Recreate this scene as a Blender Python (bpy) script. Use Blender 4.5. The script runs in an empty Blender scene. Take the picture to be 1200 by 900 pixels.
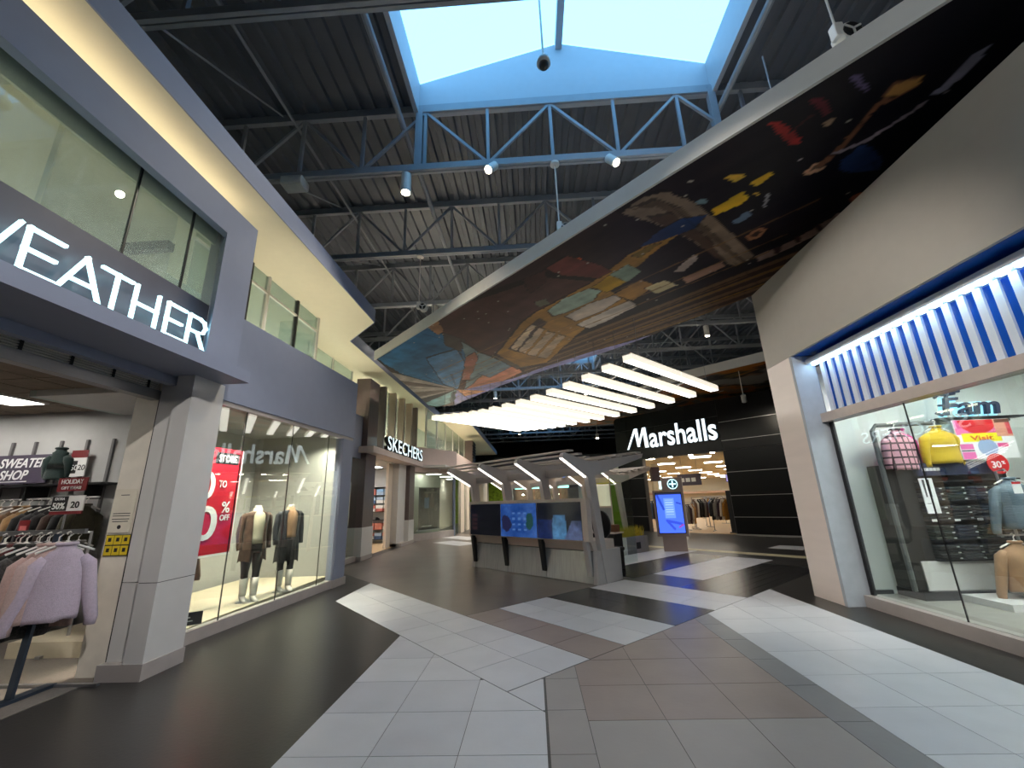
import bpy, bmesh, math, random
import numpy as np
from mathutils import Vector, Matrix, noise as mnoise

scene = bpy.context.scene
C = scene.collection
random.seed(7)

# ------------------------------------------------------------------ camera
cam_data = bpy.data.cameras.new('camera')
cam_data.sensor_fit = 'HORIZONTAL'
cam_data.sensor_width = 36.0
cam_data.lens = 483.4 / 1200.0 * 36.0
cam_data.clip_start = 0.05
cam_data.clip_end = 300
cam = bpy.data.objects.new('camera', cam_data)
C.objects.link(cam)
YAW, PIT, ROLL = -0.0405, 0.2751, -0.03425
fw = Vector((math.sin(YAW) * math.cos(PIT), math.cos(YAW) * math.cos(PIT), math.sin(PIT)))
rt = Vector((math.cos(YAW), -math.sin(YAW), 0))
upv = rt.cross(fw)
r2 = rt * math.cos(ROLL) + upv * math.sin(ROLL)
u2 = upv * math.cos(ROLL) - rt * math.sin(ROLL)
M = Matrix(((r2.x, u2.x, -fw.x, 0), (r2.y, u2.y, -fw.y, 0), (r2.z, u2.z, -fw.z, 0), (0, 0, 0, 1)))
M.translation = Vector((0, 0, 1.6))
cam.matrix_world = M
scene.camera = cam

# ------------------------------------------------------------------ sky and daylight
SKY = (0.31, 0.80, 1.42)
SKY_STRENGTH = 1.75
world = bpy.data.worlds.new('sky')
scene.world = world
world.use_nodes = True
bg = world.node_tree.nodes['Background']
bg.inputs['Color'].default_value = SKY + (1,)
bg.inputs['Strength'].default_value = SKY_STRENGTH
SKYLIGHT_Y = [-10.52, 3.83, 21.05, 38.27]        # near edge of each skylight bay (one truss bay long)
BAY = 2.87
for k, y0 in enumerate(SKYLIGHT_Y):              # portals: they only steer sampling towards the openings
    ld = bpy.data.lights.new('skylight_portal', 'AREA')
    ld.shape = 'RECTANGLE'
    ld.size = 6.0
    ld.size_y = BAY
    ld.cycles.is_portal = True
    lo = bpy.data.objects.new('skylight_portal', ld)
    lo.location = (0.98, y0 + BAY / 2, 9.55)
    C.objects.link(lo)

scene.view_settings.view_transform = 'Standard'
scene.view_settings.look = 'None'
scene.view_settings.exposure = 0.5
scene.view_settings.gamma = 1.0
scene.view_settings.use_curve_mapping = False
scene.cycles.max_bounces = 8
scene.cycles.diffuse_bounces = 4
scene.cycles.glossy_bounces = 4
scene.cycles.transparent_max_bounces = 24
scene.cycles.caustics_reflective = False
scene.cycles.caustics_refractive = False
scene.cycles.sample_clamp_indirect = 4.0
scene.cycles.use_denoising = True

# ------------------------------------------------------------------ helpers
def lin(c):
    return tuple((v / 255 / 12.92) if v / 255 <= 0.04045 else ((v / 255 + 0.055) / 1.055) ** 2.4 for v in c)

MATS = {}
def mat(name, rgb, rough=0.6, metal=0.0, emit=0.0, ecol=None, var=0.06, scale=6.0, bump=0.0, bscale=60.0, spec=0.5, stretch=None, coat=0.0, sheen=0.0):
    """plain painted / fabric / metal surface: base colour with a little procedural unevenness; rgb is the sRGB colour of the thing"""
    if name in MATS:
        return MATS[name]
    m = bpy.data.materials.new(name)
    m.use_nodes = True
    nt = m.node_tree
    b = nt.nodes['Principled BSDF']
    base = lin(rgb)
    tc = nt.nodes.new('ShaderNodeTexCoord')
    mp = nt.nodes.new('ShaderNodeMapping')
    nt.links.new(tc.outputs['Object'], mp.inputs['Vector'])
    if stretch:
        mp.inputs['Scale'].default_value = stretch
    nz = nt.nodes.new('ShaderNodeTexNoise')
    nz.inputs['Scale'].default_value = scale
    nz.inputs['Detail'].default_value = 5
    nt.links.new(mp.outputs[0], nz.inputs['Vector'])
    rp = nt.nodes.new('ShaderNodeValToRGB')
    rp.color_ramp.elements[0].position = 0.3
    rp.color_ramp.elements[1].position = 0.7
    rp.color_ramp.elements[0].color = tuple(max(0, v * (1 - var)) for v in base) + (1,)
    rp.color_ramp.elements[1].color = tuple(min(1, v * (1 + var)) for v in base) + (1,)
    nt.links.new(nz.outputs[0], rp.inputs[0])
    nt.links.new(rp.outputs[0], b.inputs['Base Color'])
    b.inputs['Roughness'].default_value = rough
    b.inputs['Metallic'].default_value = metal
    b.inputs['Specular IOR Level'].default_value = spec
    b.inputs['Coat Weight'].default_value = coat
    b.inputs['Sheen Weight'].default_value = sheen
    if bump > 0:
        n2 = nt.nodes.new('ShaderNodeTexNoise')
        n2.inputs['Scale'].default_value = bscale
        n2.inputs['Detail'].default_value = 3
        nt.links.new(mp.outputs[0], n2.inputs['Vector'])
        bp = nt.nodes.new('ShaderNodeBump')
        bp.inputs['Strength'].default_value = bump
        bp.inputs['Distance'].default_value = 0.02
        nt.links.new(n2.outputs[0], bp.inputs['Height'])
        nt.links.new(bp.outputs[0], b.inputs['Normal'])
    if emit > 0:
        b.inputs['Emission Color'].default_value = (ecol if ecol else base) + (1,)
        b.inputs['Emission Strength'].default_value = emit
    MATS[name] = m
    return m

def glass(name, tint=(0.93, 0.97, 0.95), refl=1.0, base=0.05, haze=0.0):
    """thin flat pane: clear with a tint, mirror share rising towards grazing angles (Schlick), optional milky share"""
    if name in MATS:
        return MATS[name]
    m = bpy.data.materials.new(name)
    m.use_nodes = True
    nt = m.node_tree
    nt.nodes.clear()
    out = nt.nodes.new('ShaderNodeOutputMaterial')
    tr = nt.nodes.new('ShaderNodeBsdfTransparent')
    tr.inputs[0].default_value = tint + (1,)
    gl = nt.nodes.new('ShaderNodeBsdfGlossy')
    gl.inputs['Roughness'].default_value = 0.0
    gl.inputs[0].default_value = (1, 1, 1, 1)
    lw = nt.nodes.new('ShaderNodeLayerWeight')
    lw.inputs['Blend'].default_value = 0.5
    pw = nt.nodes.new('ShaderNodeMath'); pw.operation = 'POWER'; pw.inputs[1].default_value = 4.0
    nt.links.new(lw.outputs['Facing'], pw.inputs[0])
    ma = nt.nodes.new('ShaderNodeMath'); ma.operation = 'MULTIPLY_ADD'; ma.use_clamp = True
    ma.inputs[1].default_value = 0.9 * refl
    ma.inputs[2].default_value = base
    nt.links.new(pw.outputs[0], ma.inputs[0])
    mx = nt.nodes.new('ShaderNodeMixShader')
    nt.links.new(ma.outputs[0], mx.inputs[0])
    if haze > 0:
        df = nt.nodes.new('ShaderNodeBsdfDiffuse'); df.inputs[0].default_value = tint + (1,)
        tl = nt.nodes.new('ShaderNodeBsdfTranslucent'); tl.inputs[0].default_value = tint + (1,)
        m1 = nt.nodes.new('ShaderNodeMixShader'); m1.inputs[0].default_value = 0.5
        nt.links.new(df.outputs[0], m1.inputs[1]); nt.links.new(tl.outputs[0], m1.inputs[2])
        m2 = nt.nodes.new('ShaderNodeMixShader'); m2.inputs[0].default_value = haze
        nt.links.new(tr.outputs[0], m2.inputs[1]); nt.links.new(m1.outputs[0], m2.inputs[2])
        nt.links.new(m2.outputs[0], mx.inputs[1])
    else:
        nt.links.new(tr.outputs[0], mx.inputs[1])
    nt.links.new(gl.outputs[0], mx.inputs[2])
    nt.links.new(mx.outputs[0], out.inputs['Surface'])
    MATS[name] = m
    return m

def print_mat(name, rough=0.5, emit=0.0, spec=0.4):
    """printed or displayed picture: colour from the mesh's 'Print' attribute"""
    if name in MATS:
        return MATS[name]
    m = bpy.data.materials.new(name)
    m.use_nodes = True
    nt = m.node_tree
    b = nt.nodes['Principled BSDF']
    at = nt.nodes.new('ShaderNodeAttribute'); at.attribute_name = 'Print'
    b.inputs['Roughness'].default_value = rough
    b.inputs['Specular IOR Level'].default_value = spec
    if emit > 0:
        b.inputs['Base Color'].default_value = (0.01, 0.01, 0.012, 1)
        nt.links.new(at.outputs['Color'], b.inputs['Emission Color'])
        b.inputs['Emission Strength'].default_value = emit
    else:
        nt.links.new(at.outputs['Color'], b.inputs['Base Color'])
    MATS[name] = m
    return m

class MB:
    """collects shapes; build() links them as one mesh object"""
    def __init__(s):
        s.v = []; s.f = []
    def poly(s, pts):
        n = len(s.v); s.v += [tuple(p) for p in pts]; s.f.append(tuple(range(n, n + len(pts)))); return s
    def box(s, x0, x1, y0, y1, z0, z1):
        n = len(s.v)
        s.v += [(x0, y0, z0), (x1, y0, z0), (x1, y1, z0), (x0, y1, z0), (x0, y0, z1), (x1, y0, z1), (x1, y1, z1), (x0, y1, z1)]
        for q in ((0, 3, 2, 1), (4, 5, 6, 7), (0, 1, 5, 4), (1, 2, 6, 5), (2, 3, 7, 6), (3, 0, 4, 7)):
            s.f.append(tuple(n + i for i in q))
        return s
    def extrude(s, pts, vec):
        n = len(s.v); k = len(pts); vx, vy, vz = vec
        s.v += [tuple(p) for p in pts] + [(p[0] + vx, p[1] + vy, p[2] + vz) for p in pts]
        s.f.append(tuple(range(n + k - 1, n - 1, -1))); s.f.append(tuple(range(n + k, n + 2 * k)))
        for i in range(k):
            j = (i + 1) % k
            s.f.append((n + i, n + j, n + k + j, n + k + i))
        return s
    def prism(s, poly, z0, z1):
        return s.extrude([(p[0], p[1], z0) for p in poly], (0, 0, z1 - z0))
    def loft(s, rings, cap=True):
        n = len(s.v); k = len(rings[0])
        for r in rings:
            s.v += [tuple(p) for p in r]
        for a in range(len(rings) - 1):
            for i in range(k):
                j = (i + 1) % k
                s.f.append((n + a * k + i, n + a * k + j, n + (a + 1) * k + j, n + (a + 1) * k + i))
        if cap:
            s.f.append(tuple(range(n + k - 1, n - 1, -1)))
            e = n + (len(rings) - 1) * k
            s.f.append(tuple(range(e, e + k)))
        return s
    def tube(s, pts, r, seg=8):
        """round bar through points; r a number or one radius per point"""
        P = [Vector(p) for p in pts]
        rs = r if isinstance(r, (list, tuple)) else [r] * len(P)
        rings = []
        for i, p in enumerate(P):
            d = (P[min(i + 1, len(P) - 1)] - P[max(i - 1, 0)]).normalized()
            a = d.orthogonal().normalized() if i == 0 else (a - d * a.dot(d)).normalized()
            b = d.cross(a)
            rings.append([p + (a * math.cos(t) + b * math.sin(t)) * rs[i] for t in [2 * math.pi * q / seg for q in range(seg)]])
        return s.loft(rings)
    def bar(s, p0, p1, w, h, up=(0, 0, 1)):
        """straight bar of rectangular section"""
        p0 = Vector(p0); p1 = Vector(p1); d = (p1 - p0).normalized(); u = Vector(up)
        a = d.cross(u)
        a = a.normalized() if a.length > 1e-4 else Vector((1, 0, 0))
        b = a.cross(d).normalized()
        def ring(p): return [p - a * w / 2 - b * h / 2, p + a * w / 2 - b * h / 2, p + a * w / 2 + b * h / 2, p - a * w / 2 + b * h / 2]
        return s.loft([ring(p0), ring(p1)])
    def mesh(s, name, m, smooth=False, bevel=0.0):
        bm = bmesh.new()
        vs = [bm.verts.new(p) for p in s.v]
        for f in s.f:
            try: bm.faces.new([vs[i] for i in f])
            except ValueError: pass
        bmesh.ops.recalc_face_normals(bm, faces=bm.faces)
        if bevel > 0:
            bmesh.ops.bevel(bm, geom=list(bm.edges), offset=bevel, segments=2, affect='EDGES', profile=0.5, clamp_overlap=True)
        me = bpy.data.meshes.new(name); bm.to_mesh(me); bm.free()
        me.materials.append(m)
        if smooth:
            me.polygons.foreach_set('use_smooth', [True] * len(me.polygons))
        return me
    def build(s, name, m, parent=None, smooth=False, bevel=0.0, loc=None):
        return link(name, s.mesh(name, m, smooth, bevel), parent, loc)

def link(name, me, parent=None, loc=None, rz=0.0):
    o = bpy.data.objects.new(name, me); C.objects.link(o)
    if parent is not None: o.parent = parent
    if loc is not None: o.location = loc
    if rz: o.rotation_euler = (0, 0, rz)
    return o
def tag(o, label, cat, group=None, kind=None):
    o['label'] = label; o['category'] = cat
    if group: o['group'] = group
    if kind: o['kind'] = kind
    return o
def thing(name, label, cat, loc=(0, 0, 0), rz=0.0, group=None):
    o = bpy.data.objects.new(name, None); C.objects.link(o); o.empty_display_size = 0.2
    o.location = loc; o.rotation_euler = (0, 0, rz)
    return tag(o, label, cat, group)
def struct(o):
    o['kind'] = 'structure'; return o
def sroot(name, loc=(0, 0, 0), rz=0.0):
    o = bpy.data.objects.new(name, None); C.objects.link(o); o.location = loc; o.rotation_euler = (0, 0, rz)
    o['kind'] = 'structure'; return o
def copy_tree(o, parent=None):
    c = o.copy(); C.objects.link(c); c.parent = parent
    for ch in list(o.children): copy_tree(ch, c)
    return c
def ellipse(cx, cy, z, a, b, n=16, ph=0.0):
    return [(cx + a * math.cos(2 * math.pi * i / n + ph), cy + b * math.sin(2 * math.pi * i / n + ph), z) for i in range(n)]
def lathe(mb, prof, cx=0, cy=0, n=16):
    return mb.loft([ellipse(cx, cy, z, max(r, 1e-4), max(r, 1e-4), n) for r, z in prof])

def spot(name, parent, loc, target, energy, color=(1, 0.9, 0.75), size=1.2, blend=0.6, radius=0.05):
    ld = bpy.data.lights.new(name, 'SPOT'); ld.energy = energy; ld.color = color
    ld.spot_size = size; ld.spot_blend = blend; ld.shadow_soft_size = radius
    o = bpy.data.objects.new(name, ld); C.objects.link(o)
    d = Vector(target) - Vector(loc)
    o.rotation_euler = d.to_track_quat('-Z', 'Y').to_euler(); o.location = loc
    if parent is not None:
        o.parent = parent
    return o
def area(name, loc, sx, sy, energy, color=(1, 0.95, 0.88), rot=(0, 0, 0), parent=None):
    ld = bpy.data.lights.new(name, 'AREA'); ld.shape = 'RECTANGLE'; ld.size = sx; ld.size_y = sy
    ld.energy = energy; ld.color = color
    o = bpy.data.objects.new(name, ld); C.objects.link(o); o.location = loc; o.rotation_euler = rot
    if parent is not None: o.parent = parent
    return o

# text: each character becomes its own mesh, laid out like a line of type
def _eval_text(body, size, extrude, offset, shear, bevel):
    cu = bpy.data.curves.new('t', 'FONT'); cu.body = body; cu.size = size; cu.extrude = extrude
    cu.offset = offset; cu.shear = shear; cu.bevel_depth = bevel; cu.resolution_u = 4
    o = bpy.data.objects.new('t', cu); C.objects.link(o)
    dg = bpy.context.evaluated_depsgraph_get(); dg.update()
    me = bpy.data.meshes.new_from_object(o.evaluated_get(dg))
    bpy.data.objects.remove(o); bpy.data.curves.remove(cu)
    return me
def _mx(me):
    n = len(me.vertices)
    if n == 0: return 0.0, 0.0
    a = np.empty(n * 3, np.float32); me.vertices.foreach_get('co', a); return float(a[0::3].min()), float(a[0::3].max())
def letters(body, height, m, parent, origin, xdir, width=None, depth=0.03, offset=0.0, shear=0.0, bevel=0.0, center=False, part='letter', side=None):
    """characters standing upright, running along xdir (unit, horizontal, in the parent's space), baseline start at origin;
    height = capital height"""
    size = height / 0.729
    xs, meshes = [], []
    for i, ch in enumerate(body):
        if ch == ' ': continue
        me = _eval_text(ch, size, depth / 2, offset * size, shear, bevel)
        pm = _eval_text(body[:i + 1], size, depth / 2, offset * size, shear, bevel)
        xs.append(_mx(pm)[1] - _mx(me)[1]); bpy.data.meshes.remove(pm); meshes.append(me)
    tot = xs[-1] + _mx(meshes[-1])[1]
    sx = (width / tot) if width else 1.0
    xd = Vector(xdir).normalized(); up = Vector((0, 0, 1)); nd = xd.cross(up)
    org = Vector(origin) - (xd * tot * sx / 2 if center else Vector((0, 0, 0)))
    R = Matrix((( xd.x * sx, up.x, nd.x), (xd.y * sx, up.y, nd.y), (xd.z * sx, up.z, nd.z))).to_4x4()
    out = []
    for x, me in zip(xs, meshes):
        me.transform(R)
        me.materials.clear(); me.materials.append(m)
        if side is not None:
            me.materials.append(side); me.update()
            for p_ in me.polygons:
                p_.material_index = 1 if abs(p_.normal.dot(nd)) < 0.5 else 0
        o = link(part, me, parent, org + xd * x * sx); out.append(o)
    return out
def text_mesh(name, body, height, m, parent, origin, xdir, width=None, depth=0.004, offset=0.0, shear=0.0, center=False):
    """small print: one line as a single flat piece of lettering"""
    size = height / 0.729
    me = _eval_text(body, size, depth / 2, offset * size, shear, 0)
    tot = _mx(me)[1]; sx = (width / tot) if width else 1.0
    xd = Vector(xdir).normalized(); up = Vector((0, 0, 1)); nd = xd.cross(up)
    R = Matrix(((xd.x * sx, up.x, nd.x), (xd.y * sx, up.y, nd.y), (xd.z * sx, up.z, nd.z))).to_4x4()
    me.transform(R); me.materials.clear(); me.materials.append(m)
    org = Vector(origin) - (xd * tot * sx / 2 if center else Vector((0, 0, 0)))
    o = link(name, me, parent, org); return o

def inside(px, py, poly):
    r = np.zeros(px.shape, bool); n = len(poly)
    for i in range(n):
        x0, y0 = poly[i]; x1, y1 = poly[(i + 1) % n]
        c = ((y0 > py) != (y1 > py))
        with np.errstate(divide='ignore', invalid='ignore'):
            xi = (x1 - x0) * (py - y0) / (y1 - y0 + 1e-12) + x0
        r ^= c & (px < xi)
    return r
def fbm(x, y, seed=0, octs=4):
    rng = np.random.RandomState(seed); out = np.zeros_like(x); amp = 1.0; tot = 0; fr = 1.0
    for o in range(octs):
        g = rng.rand(64, 64); u = x * fr; v = y * fr
        i = np.floor(u).astype(int); j = np.floor(v).astype(int); fu = u - i; fv = v - j
        fu = fu * fu * (3 - 2 * fu); fv = fv * fv * (3 - 2 * fv)
        a = g[i % 64, j % 64]; b = g[(i + 1) % 64, j % 64]; c = g[i % 64, (j + 1) % 64]; d = g[(i + 1) % 64, (j + 1) % 64]
        out += amp * (a * (1 - fu) * (1 - fv) + b * fu * (1 - fv) + c * (1 - fu) * fv + d * fu * fv); tot += amp; amp *= 0.55; fr *= 2.1
    return out / tot
def grid_print(name, P, col, m, parent=None):
    """P: (nu, nv, 3) points, col: (nu, nv, 3) sRGB 0..255 -> mesh with a per-vertex print colour"""
    nu, nv = P.shape[:2]
    idx = np.arange(nu * nv).reshape(nu, nv)
    q = np.stack([idx[:-1, :-1], idx[1:, :-1], idx[1:, 1:], idx[:-1, 1:]], -1).reshape(-1, 4)
    me = bpy.data.meshes.new(name)
    me.from_pydata(P.reshape(-1, 3).tolist(), [], q.tolist())
    c = np.clip(col.reshape(-1, 3), 0, 255) / 255
    c = np.where(c <= 0.04045, c / 12.92, ((c + 0.055) / 1.055) ** 2.4)
    at = me.color_attributes.new('Print', 'FLOAT_COLOR', 'POINT')
    at.data.foreach_set('color', np.concatenate([c, np.ones((len(c), 1))], 1).astype(np.float32).ravel())
    me.materials.append(m); me.update()
    return link(name, me, parent)
MURAL_SHAPES = [
 ([(-4.5,11.39),(-1.61,8.34),(0.45,7.27),(1.49,7.55),(0.71,9.16),(-0.42,11.23),(-1.49,11.83),(-3.29,17.14),(-4.45,18.1)], (72,48,44)),
 ([(-4.45,11.48),(-2.44,9.32),(-2.19,9.62),(-2.14,9.91),(-1.82,10.7),(-1.7,11.8),(-2.39,14.01),(-2.76,15.24),(-3.62,14.02),(-4.23,12.99)], (44,98,140)),
 ([(-3.01,11.61),(-2.0,11.01),(-1.94,12.17),(-2.73,15.24),(-3.09,14.45)], (70,118,160)),
 ([(-4.49,12.76),(-3.62,14.02),(-2.76,15.24),(-3.87,16.12),(-4.69,16.56)], (150,140,134)),
 ([(-4.47,13.77),(-2.76,15.24),(-4.37,14.47)], (95,82,78)),
 ([(-4.65,15.43),(-2.76,15.24),(-4.68,16.27)], (105,92,88)),
 ([(-4.62,16.58),(-2.76,15.24),(-4.43,17.24)], (52,44,48)),
 ([(-4.58,17.38),(-2.76,15.24),(-3.11,17.17),(-4.19,18.15)], (122,160,165)),
 ([(-2.76,15.24),(-2.06,16.17),(-3.23,17.81)], (150,150,185)),
 ([(-2.44,9.32),(-2.11,9.01),(-2.08,9.64),(-2.24,9.84)], (150,110,80)),
 ([(-2.1,9.74),(-1.64,10.28),(-1.9,11.17),(-2.24,10.64)], (62,58,58)),
 ([(-1.77,10.38),(-1.42,11.24),(-0.69,12.35),(-1.14,13.68),(-1.99,14.64),(-2.42,15.17),(-1.87,12.61)], (108,128,134)),
 ([(-2.36,14.01),(-1.8,11.63),(-1.49,11.23),(-1.49,11.83),(-2.09,14.05)], (140,92,80)),
 ([(-2.46,15.42),(-1.58,13.61),(-0.35,12.66),(-0.18,13.43),(-1.61,15.31)], (176,120,96)),
 ([(-1.7,13.39),(-0.74,12.26),(-0.32,12.49),(-1.3,13.86)], (96,118,132)),
 ([(-1.08,11.58),(-0.72,11.94),(0.06,12.9),(-0.34,13.02)], (178,160,135)),
 ([(-2.81,15.49),(-0.57,14.19),(0.62,12.9),(2.09,11.58),(3.43,10.58),(3.21,11.05),(2.18,12.2),(0.64,13.66),(-1.09,15.4),(-3.4,18.13)], (128,128,172)),
 ([(-2.76,15.24),(-1.66,15.69),(-2.61,16.35)], (200,150,115)),
 ([(-0.89,11.53),(-0.08,9.36),(0.26,8.82),(1.33,7.63),(1.96,6.6),(2.6,5.83),(2.72,5.93),(2.25,6.85),(1.75,7.86),(2.29,8.45),(1.59,9.67),(0.61,12.54),(-0.22,12.86)], (150,112,52)),
 ([(-0.51,11.08),(0.05,9.69),(0.3,9.2),(0.51,9.43),(0.26,10.16),(-0.18,11.41)], (60,45,36)),
 ([(-0.46,11.09),(0.13,9.54),(0.26,9.61),(-0.28,11.32)], (186,168,140)),
 ([(-0.23,11.33),(0.35,9.73),(0.48,9.85),(-0.03,11.58)], (176,156,130)),
 ([(0.02,11.66),(0.57,9.97),(0.76,10.11),(0.27,11.85)], (172,152,124)),
 ([(0.33,11.93),(0.85,10.24),(1.05,10.38),(0.59,12.13)], (168,148,120)),
 ([(0.53,8.76),(0.85,8.21),(1.35,7.81),(1.65,7.92),(1.5,8.36),(0.94,8.9),(0.66,9.06)], (150,172,158)),
 ([(0.95,9.09),(1.44,8.52),(1.98,8.14),(2.13,8.36),(1.81,8.92),(1.27,9.42)], (182,172,160)),
 ([(1.29,9.63),(1.83,9.01),(2.31,8.46),(2.56,8.74),(2.1,9.42),(1.62,9.89)], (190,182,172)),
 ([(1.42,7.75),(1.72,7.31),(2.1,7.61),(1.78,8.01)], (164,130,36)),
 ([(1.94,8.14),(2.35,7.57),(2.73,7.82),(2.42,8.47)], (150,112,60)),
 ([(1.72,7.31),(1.96,6.97),(2.3,7.24),(2.12,7.62)], (118,138,120)),
 ([(2.55,7.94),(2.88,7.63),(3.22,7.87),(2.83,8.2)], (190,180,140)),
 ([(0.78,6.79),(0.92,6.61),(1.08,6.68),(1.01,6.84),(0.85,6.88)], (225,92,38)),
 ([(0.44,6.96),(0.81,6.57),(1.4,6.91),(1.7,7.18),(1.47,7.41),(0.78,7.21)], (98,52,48)),
 ([(0.25,8.3),(0.48,8.17),(0.56,8.42),(0.33,8.56)], (90,88,74)),
 ([(-0.02,7.32),(0.44,6.99),(0.45,7.44),(0.11,7.93)], (62,38,36)),
 ([(1.54,5.48),(1.76,5.17),(2.1,5.06),(2.58,5.31),(3.59,6.21),(4.28,6.92),(4.09,7.25),(3.74,7.03),(3.12,6.48),(2.56,6.05),(2.18,5.79)], (122,106,90)),
 ([(1.69,5.42),(2.02,5.23),(2.47,5.45),(3.55,6.45),(4.17,7.08),(4.14,7.13),(3.41,6.46),(2.46,5.61),(2.04,5.38)], (90,74,60)),
 ([(2.01,5.65),(2.38,5.56),(3.19,6.29),(3.81,7.04),(3.65,6.97),(3.01,6.37)], (74,58,48)),
 ([(2.04,6.43),(2.26,5.97),(2.56,5.7),(2.91,5.65),(2.82,5.98),(2.45,6.22)], (28,52,92)),
 ([(1.98,6.69),(2.21,6.39),(2.41,6.31),(2.18,6.76)], (110,92,44)),
 ([(4.3,6.92),(4.71,6.44),(5.03,5.76),(5.16,5.9),(4.92,6.56),(4.47,7.11)], (145,124,114)),
 ([(4.49,6.7),(4.55,6.62),(4.69,6.8),(4.63,6.87)], (60,44,44)),
 ([(4.68,6.39),(4.72,6.32),(4.88,6.48),(4.83,6.55)], (60,44,44)),
 ([(4.84,6.08),(4.88,6.02),(5.02,6.17),(4.98,6.23)], (60,44,44)),
 ([(3.2,7.56),(3.73,7.03),(3.89,7.22),(3.39,7.82)], (150,118,100)),
 ([(2.95,7.31),(3.12,6.8),(3.21,6.7),(3.26,6.93),(3.12,7.33)], (145,135,128)),
 ([(2.93,5.53),(3.02,5.39),(3.22,5.14),(3.39,5.3),(3.32,5.45),(3.17,5.59),(3.06,5.68)], (205,165,42)),
 ([(2.85,4.86),(2.91,4.79),(3.07,4.79),(3.13,4.87),(3.03,4.94)], (205,165,60)),
 ([(3.26,4.98),(3.44,4.77),(3.52,4.84),(3.37,5.07)], (210,170,50)),
 ([(3.42,5.21),(3.49,5.16),(3.53,5.27)], (200,160,60)),
 ([(2.61,5.32),(2.73,5.25),(2.79,5.37),(2.67,5.4)], (110,140,150)),
 ([(3.4,5.86),(3.55,5.57),(3.65,5.72),(3.53,5.92)], (90,110,130)),
 ([(3.82,6.31),(3.92,6.04),(4.09,6.1),(4.1,6.33),(3.97,6.42)], (132,92,66)),
 ([(3.9,6.27),(3.97,6.13),(4.05,6.19),(4.01,6.32)], (40,28,28)),
 ([(3.62,5.23),(3.66,5.23),(3.77,5.55),(3.71,5.51)], (150,150,155)),
 ([(2.99,3.99),(3.1,3.98),(3.51,4.25),(3.56,4.35),(3.41,4.34),(3.18,4.17)], (165,38,38)),
 ([(3.24,4.23),(3.26,4.2),(3.42,3.87),(3.44,3.94)], (60,24,30)),
 ([(3.28,3.72),(3.41,3.7),(3.63,3.89),(3.6,3.95)], (90,28,40)),
 ([(3.64,4.04),(3.67,3.97),(3.74,4.0),(3.74,4.1),(3.68,4.09)], (180,150,120)),
 ([(3.91,4.83),(3.95,4.68),(4.04,4.66),(4.16,4.79),(4.07,4.87),(3.97,4.9)], (190,150,120)),
 ([(3.99,4.76),(4.07,4.39),(4.1,3.94),(4.12,3.76),(4.09,3.59),(4.34,3.54),(4.4,3.64),(4.27,3.81),(4.15,3.89),(4.16,4.3),(4.12,4.73)], (112,76,56)),
 ([(4.14,3.76),(4.14,3.62),(4.33,3.56),(4.38,3.63),(4.26,3.77)], (172,128,72)),
 ([(4.06,4.53),(4.32,4.38),(4.52,4.11),(4.61,3.88),(4.75,3.73),(4.87,3.72),(4.69,3.8),(4.59,4.07),(4.42,4.37),(4.17,4.54)], (140,130,138)),
 ([(4.64,3.77),(4.67,3.64),(4.62,3.41),(4.65,3.31),(4.71,3.25),(4.77,3.38),(4.78,3.61),(4.74,3.77)], (150,152,176)),
 ([(4.29,4.66),(4.37,4.42),(4.53,4.48),(4.85,4.7),(4.93,4.89),(4.61,4.92),(4.37,4.84)], (38,58,98)),
 ([(3.55,3.48),(3.62,3.47),(3.9,3.66),(3.86,3.68)], (96,84,120)),
 ([(4.97,5.45),(4.99,5.31),(5.13,5.4),(5.06,5.54)], (160,86,60)),
 ([(3.68,4.6),(3.73,4.54),(3.75,4.64)], (190,180,180)),
]
# ------------------------------------------------------------------ colours of the place
m_dark = mat('dark_floor_tile', (47, 45, 44), rough=0.32, var=0.10, scale=1.3, bump=0.05, bscale=30)
m_black = mat('black_floor_tile', (34, 33, 35), rough=0.26, var=0.12, scale=2.0)
m_light = mat('light_floor_tile', (206, 206, 210), rough=0.36, var=0.04, scale=3.0, bump=0.03, bscale=25)
m_light2 = mat('light_floor_tile_b', (199, 199, 204), rough=0.38, var=0.05, scale=2.4, bump=0.03, bscale=25)
m_brown = mat('brown_floor_tile', (146, 131, 125), rough=0.36, var=0.08, scale=2.2, bump=0.04, bscale=25)
m_taupe = mat('taupe_floor_tile', (156, 150, 147), rough=0.38, var=0.05, scale=2.2, bump=0.03, bscale=25)
m_grey = mat('grey_floor_tile', (134, 133, 134), rough=0.38, var=0.06, scale=2.2, bump=0.03, bscale=25)
m_cream_tile = mat('cream_floor_tile', (205, 195, 160), rough=0.35, var=0.05)
m_carpet = mat('store_carpet', (120, 112, 104), rough=0.95, var=0.10, scale=40, bump=0.3, bscale=200)
m_lav = mat('lavender_grey_paint', (140, 147, 168), rough=0.55, var=0.02)
m_white = mat('white_column_panel', (214, 212, 210), rough=0.45, var=0.02)
m_plinth = mat('plinth_stone', (176, 168, 164), rough=0.45, var=0.05)
m_soffit = mat('cream_soffit_paint', (232, 224, 198), rough=0.8, var=0.015)
m_bulk = mat('bulkhead_paint', (186, 181, 172), rough=0.5, var=0.02)
m_deck = mat('roof_deck_steel', (94, 99, 108), rough=0.55, var=0.12, scale=0.6)
m_steel = mat('truss_steel', (150, 156, 164), rough=0.5, var=0.04)
m_curb = mat('skylight_curb', (182, 186, 192), rough=0.6, var=0.02)
m_shell = mat('shell_paint', (96, 94, 94), rough=0.85, var=0.05)
m_fasciaw = mat('panel_edge_white', (226, 222, 214), rough=0.5, var=0.02)
m_blackpanel = mat('black_glass_panel', (10, 10, 12), rough=0.28, var=0.15, scale=3, spec=0.3)
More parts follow.
